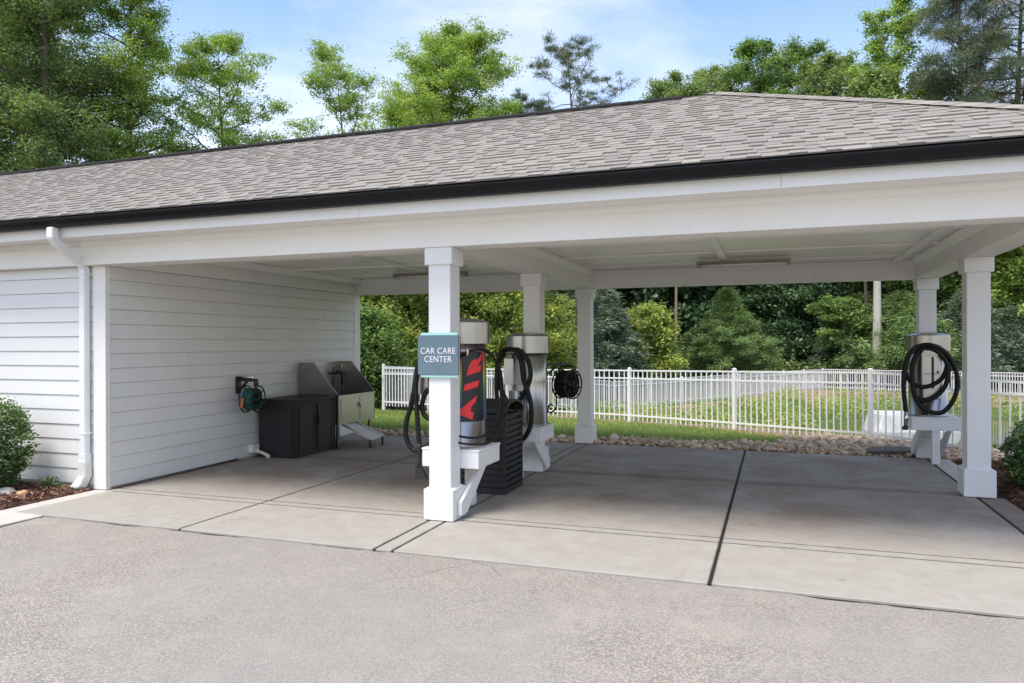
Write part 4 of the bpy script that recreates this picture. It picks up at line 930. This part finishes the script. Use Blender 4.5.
# ------------------------------------------------------------------ numpy scatter meshes (mulch, river rocks, leaves)
def mesh_np(name, V, F4, tint, mat, parent=None, smooth=False):
    me = bpy.data.meshes.new(name); nf, k_ = F4.shape
    me.vertices.add(len(V)); me.vertices.foreach_set('co', V.astype(np.float32).ravel())
    me.loops.add(nf * k_); me.loops.foreach_set('vertex_index', F4.astype(np.int32).ravel())
    me.polygons.add(nf); me.polygons.foreach_set('loop_start', np.arange(0, nf * k_, k_, dtype=np.int32)); me.polygons.foreach_set('loop_total', np.full(nf, k_, np.int32))
    if smooth: me.polygons.foreach_set('use_smooth', np.ones(nf, bool))
    me.update(calc_edges=True)
    at = me.attributes.new('tint', 'FLOAT', 'FACE'); at.data.foreach_set('value', tint.astype(np.float32)); me.materials.append(mat)
    return link(bpy.data.objects.new(name, me), parent)
def rocks(name, centres, sizes, mat, seed, kindstuff=True, zsq=.6):
    rg = np.random.default_rng(seed); bm = bmesh.new(); bmesh.ops.create_icosphere(bm, subdivisions=1, radius=1)
    base = np.array([v.co[:] for v in bm.verts]); fs = np.array([[v.index for v in f.verts] for f in bm.faces]); bm.free(); n = len(centres)
    V = np.zeros((n, len(base), 3)); 
    for i in range(n):
        b_ = base.copy(); ph = rg.uniform(0, 6, 6)
        k_ = 1 + .18 * np.sin(2.5 * b_[:, 0] + ph[0]) * np.cos(2.5 * b_[:, 1] + ph[1]) + .12 * np.sin(5 * b_[:, 2] + 3 * b_[:, 0] + ph[2])
        b_ = b_ * k_[:, None] * np.array([1, rg.uniform(.6, .95), rg.uniform(.4, .75)]) * sizes[i]
        a_ = rg.uniform(0, 6.28); c_, s_ = math.cos(a_), math.sin(a_); tl = rg.uniform(-.35, .35)
        b_ = b_ @ np.array([[c_, s_, 0], [-s_, c_, 0], [0, 0, 1]]); b_[:, 2] += b_[:, 0] * tl
        V[i] = b_ + centres[i]
    F = (fs[None] + (np.arange(n) * len(base))[:, None, None]).reshape(-1, 3)
    t = np.repeat(rg.random(n), len(fs)); o = mesh_np(name, V.reshape(-1, 3), F, t, mat, None, True); tag(o, kind='stuff'); return o
rg = np.random.default_rng(7)
cs = []; sz = []
def rock_ok(x, y):
    if y < 11.36 or x < -7.6 or x > 6.5: return False
    lim = np.interp(x, [-7.6, -3, -1.1, -.1, .25, .6, 6.5], [11.75, 11.85, 12.05, 12.3, 12.75, 13.2, 13.0])
    i_ = inside_dist(np.array([x]), np.array([y]))[0]
    return y < lim and i_ < .35 and not (1.75 < x < 2.2 and y < 11.62) and not (-3 < x < -2.67 and y < 11.6)
tries = 0
while len(cs) < 4200 and tries < 160000:
    tries += 1; x_, y_ = rg.uniform(-7.6, 6.5), rg.uniform(11.34, 13.3)
    if rock_ok(x_, y_):
        s_ = float(np.clip(rg.lognormal(-3.3, .38), .018, .095)); cs.append((x_, y_, gz1(x_, y_) + s_ * .25 + rg.uniform(0, .045))); sz.append(s_)
ro = rocks('river_rocks', np.array(cs), sz, M['rock'], 8); tag(ro, 'band of tan and grey river rocks along the rear edge of the concrete', 'river rocks')
# mulch beds
def mulch(name, poly, seed, n, label, h=.05):
    xs = [p[0] for p in poly]; ys = [p[1] for p in poly]; rg = np.random.default_rng(seed)
    m_ = MB(); gx = np.arange(min(xs), max(xs) + .12, .12); gy = np.arange(min(ys), max(ys) + .12, .12)
    def ins(x, y):
        c = False
        for i in range(len(poly)):
            x1, y1 = poly[i]; x2, y2 = poly[(i + 1) % len(poly)]
            if (y1 > y) != (y2 > y) and x < (x2 - x1) * (y - y1) / (y2 - y1) + x1: c = not c
        return c
    def ed(x, y):
        d = 9
        for i in range(len(poly)):
            x1, y1 = poly[i]; x2, y2 = poly[(i + 1) % len(poly)]; dx_, dy_ = x2 - x1, y2 - y1; t_ = max(0, min(1, ((x - x1) * dx_ + (y - y1) * dy_) / (dx_ * dx_ + dy_ * dy_))); d = min(d, math.hypot(x - x1 - t_ * dx_, y - y1 - t_ * dy_))
        return d
    def hz(x, y): return (h * min(1, ed(x, y) / .12) + .015 * math.sin(x * 5) * math.cos(y * 6) * min(1, ed(x, y) / .2)) if ins(x, y) else -.03
    for i in range(len(gx) - 1):
        for j in range(len(gy) - 1):
            q_ = [(gx[i], gy[j]), (gx[i + 1], gy[j]), (gx[i + 1], gy[j + 1]), (gx[i], gy[j + 1])]
            if any(ins(*p) for p in q_): m_.face([(p[0], p[1], hz(*p)) for p in q_], True)
    bo = m_.build(name, M['mulch_base']); tag(bo, kind='structure')
    V = []; T = []
    while len(T) < n:
        x, y = rg.uniform(min(xs), max(xs)), rg.uniform(min(ys), max(ys))
        if not ins(x, y): continue
        a_, l_, w_ = rg.uniform(0, 6.28), rg.uniform(.008, .032), rg.uniform(.003, .009); d = np.array([math.cos(a_), math.sin(a_), rg.normal(0, .45)]) * l_; e = np.array([-math.sin(a_), math.cos(a_), rg.normal(0, .6)]) * w_
        c = np.array([x, y, hz(x, y) + rg.uniform(.0, .014)]); V += [c - d - e, c + d - e, c + d + e, c - d + e]; T.append(rg.random())
    o = mesh_np('bark_mulch', np.array(V), np.arange(len(V)).reshape(-1, 4), np.array(T), M['mulch']); tag(o, label, 'mulch', kind='stuff')
mulch('mulch_bed', [(-12, 1.6), (-7.03, 1.6), (-7.03, 6.06), (-12, 6.06)], 3, 30000, 'red brown bark mulch in front of the left wall')
mulch('mulch_bed', [(2.23, 6.23), (6.5, 6.23), (6.5, 11.3), (2.24, 11.3)], 4, 20000, 'dark bark mulch under the hedge on the right')

# ------------------------------------------------------------------ foliage
def leaves(rg, centres, spread, n_per, size, aspect=.55, up=.6, mode='leaf', tintb=None, flat=.6, tvar=.22):
    k_ = len(centres); n = k_ * n_per
    c = np.repeat(centres, n_per, 0); sp = np.repeat(np.broadcast_to(spread, (k_,)), n_per)
    off = rg.normal(size=(n, 3)); 
    pos = c + off * np.array([1, 1, flat]) * sp[:, None] * .6
    if mode == 'needle': d = off / np.linalg.norm(off, axis=1, keepdims=True) + np.array([0, 0, .35]); pos = c + off * np.array([1, 1, flat]) * sp[:, None] * .35
    else: d = rg.normal(size=(n, 3)); d[:, 2] = d[:, 2] * .5 - .2 + (off[:, 2] * .2)
    if mode == 'spray': d = off * np.array([1, 1, .3]) + np.array([0, 0, -.25])
    d /= np.linalg.norm(d, axis=1, keepdims=True)
    nn = rg.normal(size=(n, 3)); nn[:, 2] = np.abs(nn[:, 2]) + up; nn += off * .35
    s = np.cross(d, nn); s /= np.linalg.norm(s, axis=1, keepdims=True) + 1e-9
    ln = size * rg.uniform(.6, 1.3, n); wd = ln * aspect
    base = pos - d * (ln / 2)[:, None]; tip = pos + d * (ln / 2)[:, None]
    mid = pos + np.cross(s, d) * (ln * .08)[:, None]
    V = np.stack([base, mid + s * (wd / 2)[:, None], tip, mid - s * (wd / 2)[:, None]], 1).reshape(-1, 3)
    tb = np.repeat(rg.normal(.5, .2, k_) if tintb is None else tintb, n_per)
    return V, np.clip(tb + rg.normal(0, tvar, n), 0, 1)
def crown_obj(name, Vs, Ts, mat, parent):
    V = np.concatenate(Vs); T = np.concatenate(Ts); return mesh_np(name, V, np.arange(len(V)).reshape(-1, 4), T, mat, parent)

def skeleton(rg, H, r0, fb, L_of_t, nb, rise=.35, sub=5, wig=.02, lean=(0, 0)):
    """trunk polyline, limbs and the points the foliage sits on"""
    tr = []; x = y = 0.0
    for i in range(15):
        t = i / 14; tr.append(Vector((lean[0] * t * H + math.sin(t * 5 + H) * wig * H * t, lean[1] * t * H + math.cos(t * 4 + H) * wig * H * t, t * H)))
    m_ = MB(); m_.tube(tr, [max(.012, r0 * (1 - (i / 14)) ** .8 * (1.25 if i == 0 else 1)) for i in range(15)], 9)
    pts = []
    for b_ in range(nb):
        t = fb + (1 - fb) * ((b_ + rg.random()) / nb) ** .95; a_ = b_ * 2.39996 + rg.normal(0, .4); i = min(13, int(t * 14)); p0 = tr[i].lerp(tr[i + 1], t * 14 - i)
        Ln = L_of_t((t - fb) / (1 - fb)) * rg.uniform(.7, 1.2); el = rise + rg.normal(0, .18) + .5 * max(0, (t - .8)) * 3
        d = Vector((math.cos(a_) * math.cos(el), math.sin(a_) * math.cos(el), math.sin(el))); P = [p0]; n = 6
        for j in range(n):
            d = (d + Vector((rg.normal(0, .13), rg.normal(0, .13), rg.normal(.02, .10)))).normalized(); P.append(P[-1] + d * Ln / n)
        rb = max(.012, r0 * (1 - t) * .55 + .012); m_.tube(P, [rb * (1 - .8 * j / n) for j in range(n + 1)], 5)
        for j in range(sub):
            u = rg.uniform(.3, 1); k_ = u * n; i0 = min(n - 1, int(k_)); q = P[i0].lerp(P[i0 + 1], k_ - i0); e = Vector((rg.normal(), rg.normal(), rg.normal(.15, .6))).normalized()
            e = (e + d * .7).normalized(); l2 = Ln * rg.uniform(.18, .42) * (1.15 - .5 * u) + .15; q2 = q + e * l2 * .55; q3 = q + e * l2 + Vector((0, 0, .03 * l2))
            m_.tube([q, q2, q3], [rb * .35, rb * .25, .005], 4); pts += [q2, q3]
        pts.append(P[-1])
    pts.append(tr[-1]); return m_, np.array([tuple(p) for p in pts])

def tree(px, fwd, H, kind, mat, label, cat='tree', name='tree', seed=0, r0=None, fb=.3, width=3.0, nb=34, n_per=60, size=.2, spread=.55, rise=.35, sub=5, bark='bark', prof=None, group=None, aspect=.55, wig=.02, lean=(0, 0), trunk_name='trunk', flat=.65, zbase=None):
    x, y = spot(px, fwd); rg = np.random.default_rng(seed + 100)
    z = gz1(x, y) - .05 if zbase is None else zbase
    t = empty(name, (x, y, z), rg.uniform(0, 6.28) if lean == (0, 0) else 0, label, cat, group)
    prof = prof or (lambda u: width * (math.sin(PI * min(1, max(0, .12 + u * .86))) ** .6))
    m_, pts = skeleton(rg, H, r0 or H * .013, fb, prof, nb, rise, sub, wig, lean); m_.build(trunk_name, M[bark], t)
    k_ = len(pts)
    V, T = leaves(rg, pts, rg.uniform(.6, 1.25, k_) * spread, n_per, size, aspect, mode={'leaf': 'leaf', 'pine': 'needle', 'cedar': 'spray'}[kind], flat=flat)
    crown_obj('crown', [V], [T], LF[mat], t); return t

_tree = tree
def tree(px, fwd, H, kind, mat, label, cat='tree', name='tree', seed=0, **k):
    if 'group' not in k: k['group'] = None
    if kind == 'leaf' and fwd < 50 and k.get('group') == TG:
        k['sub'] = 11; k['n_per'] = int(k.get('n_per', 60) * .85); k['spread'] = k.get('spread', .55) * .66; k['nb'] = int(k['nb'] * 1.1); k['size'] = k['size'] * .64; k['n_per'] = int(k['n_per'] * 1.25); k['flat'] = .5
    return _tree(px, fwd, H, kind, mat, label, cat, name, seed, **k)
TG = 'trees rising behind the roof'
tree(-20, 29, 19, 'leaf', 'oak', 'dark green broad tree at the far left above the roof', 'tree', 'oak_tree', 1, width=4.6, nb=54, n_per=95, size=.20, spread=.75, group=TG, fb=.18)
tree(40, 27, 17.5, 'leaf', 'oak', 'dense mid green tree above the left roof, left of the pale slender tree', 'tree', 'oak_tree', 2, width=2.9, nb=50, n_per=90, size=.17, spread=.7, group=TG, fb=.2)
tree(20, 35, 21, 'leaf', 'mid', 'tall light green tree behind the dark trees at the upper left corner', 'tree', 'oak_tree', 22, width=3.8, nb=40, n_per=60, size=.20, spread=.7, group=TG, fb=.3)
tree(126, 29, 18.6, 'leaf', 'lime', 'tall slender light green tree above the left roof', 'tree', 'poplar_tree', 3, width=2.1, nb=50, n_per=60, size=.16, spread=.55, group=TG, fb=.25, rise=.5, sub=4)
tree(172, 36, 11.5, 'leaf', 'oak', 'low dark tree just above the roof between two light green trees', 'tree', 'oak_tree', 4, width=2.4, nb=26, n_per=60, size=.20, spread=.6, group=TG, fb=.3)
tree(226, 33, 15.8, 'leaf', 'lime', 'bright green open tree above the roof with a long branch reaching right', 'tree', 'maple_tree', 5, width=3.2, nb=36, n_per=65, size=.17, spread=.52, group=TG, fb=.3, rise=.4, sub=4, r0=.20)
tree(340, 38, 17.2, 'leaf', 'lime', 'sparse light green tree with open forked crown above the roof', 'tree', 'maple_tree', 6, width=3.7, nb=24, n_per=60, size=.17, spread=.50, group=TG, fb=.35, rise=.55, sub=4, r0=.16)
tree(450, 42, 19.6, 'leaf', 'lime', 'full rounded bright yellow green tree above the middle of the roof', 'tree', 'maple_tree', 7, width=5.0, nb=66, n_per=105, size=.20, spread=.68, group=TG, fb=.3, rise=.4, r0=.26)
tree(402, 44, 16.5, 'leaf', 'lime', 'smaller light green tree touching the left side of the rounded tree', 'tree', 'maple_tree', 27, width=3.2, nb=30, n_per=55, size=.19, spread=.5, group=TG, fb=.4, rise=.4)
PP = lambda wd: (lambda u: wd * (1.0 - .55 * u) * (.5 + .5 * math.sin(u * 21 + 1)) + .5)
tree(577, 55, 24.3, 'pine', 'pine', 'tall open pine with flat tufted branches above the middle of the roof', 'pine tree', 'pine_tree', 8, width=3.5, nb=34, n_per=90, size=.30, spread=.60, group=TG, fb=.62, rise=.3, aspect=.10, sub=4, bark='bark', prof=lambda u: 4.0 * (.45 + .55 * math.sin(PI * (.15 + .8 * u))), flat=.45)
tree(538, 56, 20.8, 'pine', 'pine', 'shorter pine just left of the tall open pine', 'pine tree', 'pine_tree', 9, width=3, nb=22, n_per=85, size=.30, spread=.5, group=TG, fb=.68, rise=.3, aspect=.10, sub=4, prof=lambda u: 2.6 * (.45 + .55 * math.sin(PI * (.15 + .8 * u))), flat=.45)
tree(897, 52, 27.5, 'leaf', 'lime', 'bright green upright tree with two thin tops above the right roof', 'tree', 'poplar_tree', 10, width=3.0, nb=46, n_per=45, size=.20, spread=.5, group=TG, fb=.3, rise=.8, sub=5, prof=lambda u: 4.2 * (1 - u) ** .8 + .5, r0=.18)
tree(868, 50, 25, 'leaf', 'lime', 'thin light green tree leaning against the upright bright tree', 'tree', 'poplar_tree', 30, width=2.0, nb=26, n_per=45, size=.20, spread=.45, group=TG, fb=.4, rise=.9, sub=4, prof=lambda u: 3.4 * (1 - u) ** .8 + .4, r0=.14)
pk = dict(kind='pine', mat='pine', aspect=.10, rise=.2, size=.28, bark='bark', flat=.5)
tree(966, 47, 27.5, label='tall pine with a dark bare trunk above the right end of the roof', cat='pine tree', name='pine_tree', seed=11, nb=62, n_per=120, spread=.80, group=TG, fb=.45, prof=lambda u: 3.9 * (1 - .5 * u), **pk)
tree(1022, 47, 29, label='dense blue green pine at the upper right corner', cat='pine tree', name='pine_tree', seed=12, nb=80, n_per=150, spread=.95, group=TG, fb=.35, prof=lambda u: 5.2 * (1 - .4 * u), **pk)
for i, (px, fw, H, wd, mt, lb) in enumerate([(676, 60, 23.6, 4.2, 'oak', 'low rounded treetop showing over the roof near the left end of the far row'), (712, 58, 23.6, 4.4, 'oak', 'broad green treetop over the roof right of the low rounded one'), (758, 56, 24.6, 4.0, 'mid', 'pointed green treetop standing highest of the far row over the roof'), (797, 58, 25.2, 4.2, 'mid', 'green treetop over the roof right of the pointed one'), (838, 55, 23.4, 4.4, 'oak', 'wide dark treetop over the roof left of the bright upright tree'), (930, 52, 20.8, 4.2, 'mid', 'green treetop between the bright upright tree and the right pine'), (748, 62, 21.5, 3.2, 'dark', 'dark treetop behind the pointed treetop over the roof')]):
    tree(px, fw, H, 'leaf', mt, lb, 'tree', 'oak_tree', 40 + i, width=wd, nb=46, sub=10, n_per=40, size=.20, spread=.46, group='treetops of the far row', fb=.45, r0=.2)
# what shows beneath the roof
ev = lambda wd: (lambda u: wd * (1 - .55 * u ** 2))
SG = 'broad yellow green shrubs behind the left fence'
for i, (px, fw, H, wd, lb) in enumerate([(352, 25, 5.4, 2.0, 'yellow green evergreen shrub nearest the inner wall corner'), (392, 26, 6.2, 2.1, 'tall yellow green shrub between the wall corner and the front column'), (440, 28, 6.4, 2.2, 'yellow green shrub seen behind the front column'), (484, 29, 5.6, 2.2, 'yellow green shrub between the two left vacuums'), (522, 31.5, 6.2, 2.2, 'yellow green shrub behind the middle vacuum'), (326, 30, 7.5, 2.4, 'yellow green shrub beyond the wall corner shrub')]):
    tree(px, fw, H, 'leaf', 'yellow', lb, 'shrub', 'evergreen_shrub', 60 + i, width=wd, nb=60, n_per=75, size=.13, sub=8, spread=.34, group=SG, fb=.02, prof=ev(wd), r0=.09, rise=.4, trunk_name='stem', flat=.8)
for i, (px, fw, H, wd, lb) in enumerate([(366, 22.8, 2.6, 1.1, 'dark low bush between the wall corner and the fence end'), (345, 22.5, 2.4, 1.2, 'dark low bush behind the wash tub')]):
    tree(px, fw, H, 'leaf', 'mid', lb, 'bush', 'bush', 70 + i, width=wd, nb=30, n_per=100, size=.12, spread=.4, fb=.02, prof=ev(wd), r0=.05, rise=.4, trunk_name='stem', flat=.8)
cone = lambda wd: (lambda u: wd * (1 - u) ** .8 + .12)
ck = dict(kind='cedar', fb=.03, rise=.28, aspect=.22, flat=.6, bark='bark_tan')
tree(566, 38, 7.6, mat='silver', label='silvery green cedar beside the middle column', cat='cedar tree', name='cedar_tree', seed=80, nb=90, n_per=85, size=.26, spread=.42, prof=cone(2.3), **ck)
tree(605, 42, 5.6, mat='silver', label='silvery green cedar right of the rear column', cat='cedar tree', name='cedar_tree', seed=81, nb=80, n_per=80, size=.26, spread=.42, prof=cone(2.2), **ck)
tree(727, 48, 6.0, mat='cedar', label='broad cone shaped green cedar behind the middle of the fence', cat='cedar tree', name='cedar_tree', seed=82, nb=190, n_per=150, size=.17, spread=.28, prof=lambda u: 3.1 * (1 - u) ** 1.05 + .05, **dict(ck, rise=.55))
tree(827, 50, 3.1, mat='silver', label='little cedar sapling behind the fence corner', cat='cedar tree', name='cedar_tree', seed=83, nb=40, n_per=60, size=.20, spread=.3, prof=cone(1.2), **ck)
tree(902, 46, 5.4, mat='cedar', label='wide soft green cedar left of the right vacuum', cat='cedar tree', name='cedar_tree', seed=84, nb=100, n_per=90, size=.26, spread=.45, prof=lambda u: 2.9 * (1 - u ** 1.6) + .2, **ck)
tree(968, 45.5, 5.6, mat='silver', label='grey green cedar between the two right columns', cat='cedar tree', name='cedar_tree', seed=85, nb=80, n_per=90, size=.26, spread=.42, prof=cone(2.4), **ck)
tree(1012, 45.5, 4.5, mat='silver', label='grey green cedar at the right edge beyond the fence', cat='cedar tree', name='cedar_tree', seed=86, nb=80, n_per=90, size=.24, spread=.42, prof=cone(2.4), **ck)
tree(647, 44, 4.3, 'leaf', 'yellow', 'small yellow green tree left of the pale bare trunk', 'tree', 'small_tree', 87, width=1.9, nb=40, n_per=85, size=.18, spread=.45, fb=.05, prof=ev(2.1), r0=.07)
tree(632, 45, 4.0, 'leaf', 'mid', 'low green bush left of the small yellow green tree', 'bush', 'bush', 88, width=1.6, nb=30, n_per=75, size=.18, spread=.45, fb=.03, prof=ev(1.6), r0=.05)
tree(852, 47, 5.4, 'leaf', 'mid', 'small dogwood with a thin pale leaning trunk', 'tree', 'dogwood_tree', 89, width=1.7, nb=22, n_per=60, size=.2, spread=.42, fb=.5, bark='bark_pale', r0=.085, rise=.15, flat=.35, lean=(-.12, 0), wig=.0)
tree(1036, 46.8, 13.5, 'leaf', 'lime', 'bright green maple crown right of the right column', 'tree', 'maple_tree', 90, width=3.6, nb=70, n_per=80, size=.24, spread=.6, fb=.2, group=None, r0=.09)
tree(800, 53, 11, 'leaf', 'dark', 'dark leafy tree with glossy leaves right of the broad cedar', 'tree', 'holly_tree', 91, width=3.1, nb=60, n_per=85, size=.24, spread=.6, fb=.06, prof=ev(3.1))
tree(768, 55, 12, 'leaf', 'dark', 'dark leafy tree directly behind the broad cedar', 'tree', 'holly_tree', 92, width=3.1, nb=60, n_per=75, size=.24, spread=.6, fb=.08, prof=ev(3.0))
tree(930, 52, 11, 'leaf', 'mid', 'mid green tree behind the right rear column', 'tree', 'holly_tree', 93, width=3.2, nb=50, n_per=75, size=.24, spread=.6, fb=.1, prof=ev(3.0))
tree(868, 56, 12, 'leaf', 'oak', 'leafy green tree behind the pale thick trunk', 'tree', 'holly_tree', 94, width=3.2, nb=50, n_per=75, size=.26, spread=.6, fb=.12, prof=ev(3.0))
for i, (px, fw, H, r, bk_, lb) in enumerate([(609, 47, 15, .15, 'bark_tan', 'slim tan trunk right of the rear column, beneath the beam'), (676, 46.6, 14, .13, 'bark_tan', 'pale bare trunk left of the broad cedar'), (646, 56, 14, .15, 'bark', 'thin dark trunk above the small yellow green tree'), (747, 58, 20, .24, 'bark_tan', 'tan trunk above the tip of the broad cedar'), (799, 61, 20, .26, 'bark_tan', 'leaning grey trunk above the dark glossy tree'), (877, 45.2, 19, .30, 'bark_pale', 'thick pale grey trunk left of the right vacuum')]):
    tree(px, fw, H, 'leaf', 'oak', lb, 'tree', 'tall_tree', 110 + i, width=2.2, nb=18, n_per=50, size=.28, spread=.6, fb=.72 if px != 877 else .5, bark=bk_, r0=r, group='bare lower trunks at the edge of the woods', wig=.004)

# the woods: the mass of far trees that nobody could count
def woodland():
    rg = np.random.default_rng(77); Vs = []; Ts = []; m_ = MB()
    rows = [(58, 13.5), (63, 15.5), (69, 17), (77, 18)]
    base, Tb = [], []
    for s_ in range(3):
        r2 = np.random.default_rng(500 + s_); mm, pts = skeleton(r2, 13, .16, .04, lambda u: 2.9 * (1 - .6 * u ** 2), 46, .3, 4, .01)
        V, T = leaves(r2, pts, r2.uniform(.6, 1.2, len(pts)) * .75, 30, .42, .6); base.append(V); Tb.append(T)
    for ri, (fw, H) in enumerate(rows):
        for px in range(-330, 1330, 42 + ri * 6):
            p_ = px + rg.uniform(-12, 12); f_ = fw + rg.uniform(-2, 2); x, y = spot(p_, f_); h_ = H * rg.uniform(.85, 1.06)
            if p_ > 650: h_ *= 1.25
            if p_ < 650 and p_ > 150: h_ = min(h_, 14)
            k_ = rg.integers(3); a_ = rg.uniform(0, 6.28); c_, s_ = math.cos(a_), math.sin(a_); V = base[k_] * np.array([1, 1, h_ / 13]); V = V @ np.array([[c_, s_, 0], [-s_, c_, 0], [0, 0, 1]]) + np.array([x, y, -1.2])
            Vs.append(V); Ts.append(np.clip(Tb[k_] + rg.normal(-.05, .15), 0, 1))
    V = np.concatenate(Vs); T = np.concatenate(Ts); o = mesh_np('woodland', V, np.arange(len(V)).reshape(-1, 4), T, LF['dark']); tag(o, 'dark green mass of far woodland behind the pond and the roof', 'woodland', kind='stuff')
woodland()
def ubush():
    rg = np.random.default_rng(78); C_ = []
    for px in range(590, 1040, 4):
        f_ = 50 + rg.uniform(-1.5, 3); x, y = spot(px + rg.uniform(-3, 3), f_ if px < 830 else f_ - 2)
        if inside_dist(np.array([x]), np.array([y]))[0] > -1: continue
        for _ in range(3): C_.append((x + rg.normal(0, .4), y + rg.normal(0, .4), -1.1 + rg.uniform(0, 1.3)))
    V, T = leaves(rg, np.array(C_), .7, 60, .22); o = mesh_np('undergrowth', V, np.arange(len(V)).reshape(-1, 4), T, LF['oak']); tag(o, 'low green undergrowth along the far fence', 'undergrowth', kind='stuff')
ubush()

# clipped shrubs
def clipped(loc, rad, label, name, seed, n=9000, size=.045, squash=1, stems=True, shape=None, mat='box'):
    rg = np.random.default_rng(seed); t = empty(name, loc, 0, label, 'shrub')
    k_ = n // 14; u = rg.normal(size=(k_, 3)); u /= np.linalg.norm(u, axis=1, keepdims=True); r_ = (rg.random(k_) ** .28)[:, None]
    u = np.sign(u) * np.abs(u) ** .75; u /= (np.linalg.norm(u, axis=1, keepdims=True) ** .7); bumpy = (1 + .07 * np.sin(u[:, 0] * 5 + seed) * np.cos(u[:, 1] * 4 + u[:, 2] * 5))[:, None]
    c = u * r_ * bumpy * np.array(rad); c[:, 2] += rad[2]; c = c[c[:, 2] > .04]
    V, T = leaves(rg, c, .055, 14, size, .55, up=.5, tvar=.28); crown_obj('foliage', [V], [T], LF[mat], t)
    m_ = MB(); r2 = random.Random(seed)
    for _ in range(9): a_ = r2.uniform(0, 6.28); d = r2.uniform(.2, .7); m_.tube([(0, 0, 0), (math.cos(a_) * rad[0] * d * .4, math.sin(a_) * rad[1] * d * .4, rad[2] * .5), (math.cos(a_) * rad[0] * d, math.sin(a_) * rad[1] * d, rad[2] * 1.3)], [.012, .009, .004], 5)
    m_.build('stem', M['bark'], t); return t
clipped((-7.97, 5.52, .03), (.46, .40, .50), 'rounded glossy green shrub by the left wall', 'boxwood_shrub', 1, 21000, .036)
clipped((-7.42, 5.86, .03), (.09, .06, .06), 'tiny sprig of green plant at the foot of the left wall', 'small_plant', 5, 420, .035)
clipped((2.78, 9.15, .03), (.47, .55, .32), 'glossy green hedge shrub beside the right column', 'boxwood_shrub', 2, 15000, .045)
clipped((3.45, 8.0, .03), (.6, .6, .36), 'glossy green hedge shrub nearer the drive at the right edge', 'boxwood_shrub', 3, 15000, .045)
clipped((3.2, 10.4, .03), (.5, .55, .34), 'glossy green hedge shrub behind the right column shrub', 'boxwood_shrub', 4, 12000, .045)

# grass and weeds
def blades(name, pts, h, wd, mat, label, seed, lean=.5):
    rg = np.random.default_rng(seed); n = len(pts); a_ = rg.uniform(0, 6.28, n); hh = h * rg.uniform(.5, 1.2, n)
    d = np.stack([np.cos(a_), np.sin(a_), np.zeros(n)], 1); b_ = np.stack([-np.sin(a_), np.cos(a_), np.zeros(n)], 1); ww = wd * rg.uniform(.6, 1.2, n)
    tip = pts + b_ * (hh * lean * rg.uniform(-1, 1, n))[:, None] + np.array([0, 0, 1]) * hh[:, None]
    V = np.stack([pts - d * ww[:, None], pts + d * ww[:, None], tip], 1).reshape(-1, 3); T = np.clip(rg.normal(.5, .22, n) + .2 * np.sin(pts[:, 0] * 1.3) * np.cos(pts[:, 1] * 1.7), 0, 1)
    o = mesh_np(name, V, np.arange(len(V)).reshape(-1, 3), T, mat); tag(o, label, name.replace('_', ' '), kind='stuff')
rg = np.random.default_rng(21); n = 150000
x = rg.uniform(-14, 2.5, n); y = rg.uniform(11.4, 23, n); dd_ = inside_dist(x, y)
lim = np.interp(x, [-14, -7.6, -3, -1.1, -.1, .25, .6, 6.5], [11.4, 11.75, 11.85, 12.05, 12.3, 12.75, 13.6, 13.6]); ok = (dd_ < -.12 - rg.random(n) * .35) & (y > lim + rg.normal(0, .05, n)) & (x < .45)
p = np.stack([x[ok], y[ok], gz(x[ok], y[ok])], 1); blades('lawn_grass', p, .055, .006, LF['grass'], 'mown green lawn strip between the river rocks and the near fence', 5)
n = 90000; x = rg.uniform(-10, 32, n); y = rg.uniform(12, 47, n); dd_ = inside_dist(x, y); z = gz(x, y)
den = .5 + .5 * np.sin(x * .8 + 1) * np.cos(y * .6)
ok = (dd_ > .9) & (z > -1.83) & (rg.random(n) < .25 + .75 * den) & ~((y > 26) & (dd_ < np.where(x > 1.5, 2.8, 1.2)))
hs = .22; p = np.stack([x[ok], y[ok], z[ok]], 1); near = (inside_dist(p[:, 0], p[:, 1]) < 6) & (p[:, 1] < 24)
blades('bank_grass', p[near], .10, .012, LF['weed'], 'rough yellow green grass on the near bank of the pond', 6)
far = p[~near]; far = far[::8]; rg = np.random.default_rng(9); cc = far + np.stack([rg.normal(0, .2, len(far)), rg.normal(0, .2, len(far)), rg.uniform(.02, .45, len(far))], 1)
V, T = leaves(rg, cc, .38, 34, .15, .35, up=.3); o = mesh_np('bank_weeds', V, np.arange(len(V)).reshape(-1, 4), T, LF['weed']); tag(o, 'bright green weeds growing on the far banks of the pond', 'weeds', kind='stuff')
print('faces', sum(len(m.polygons) for m in bpy.data.meshes))
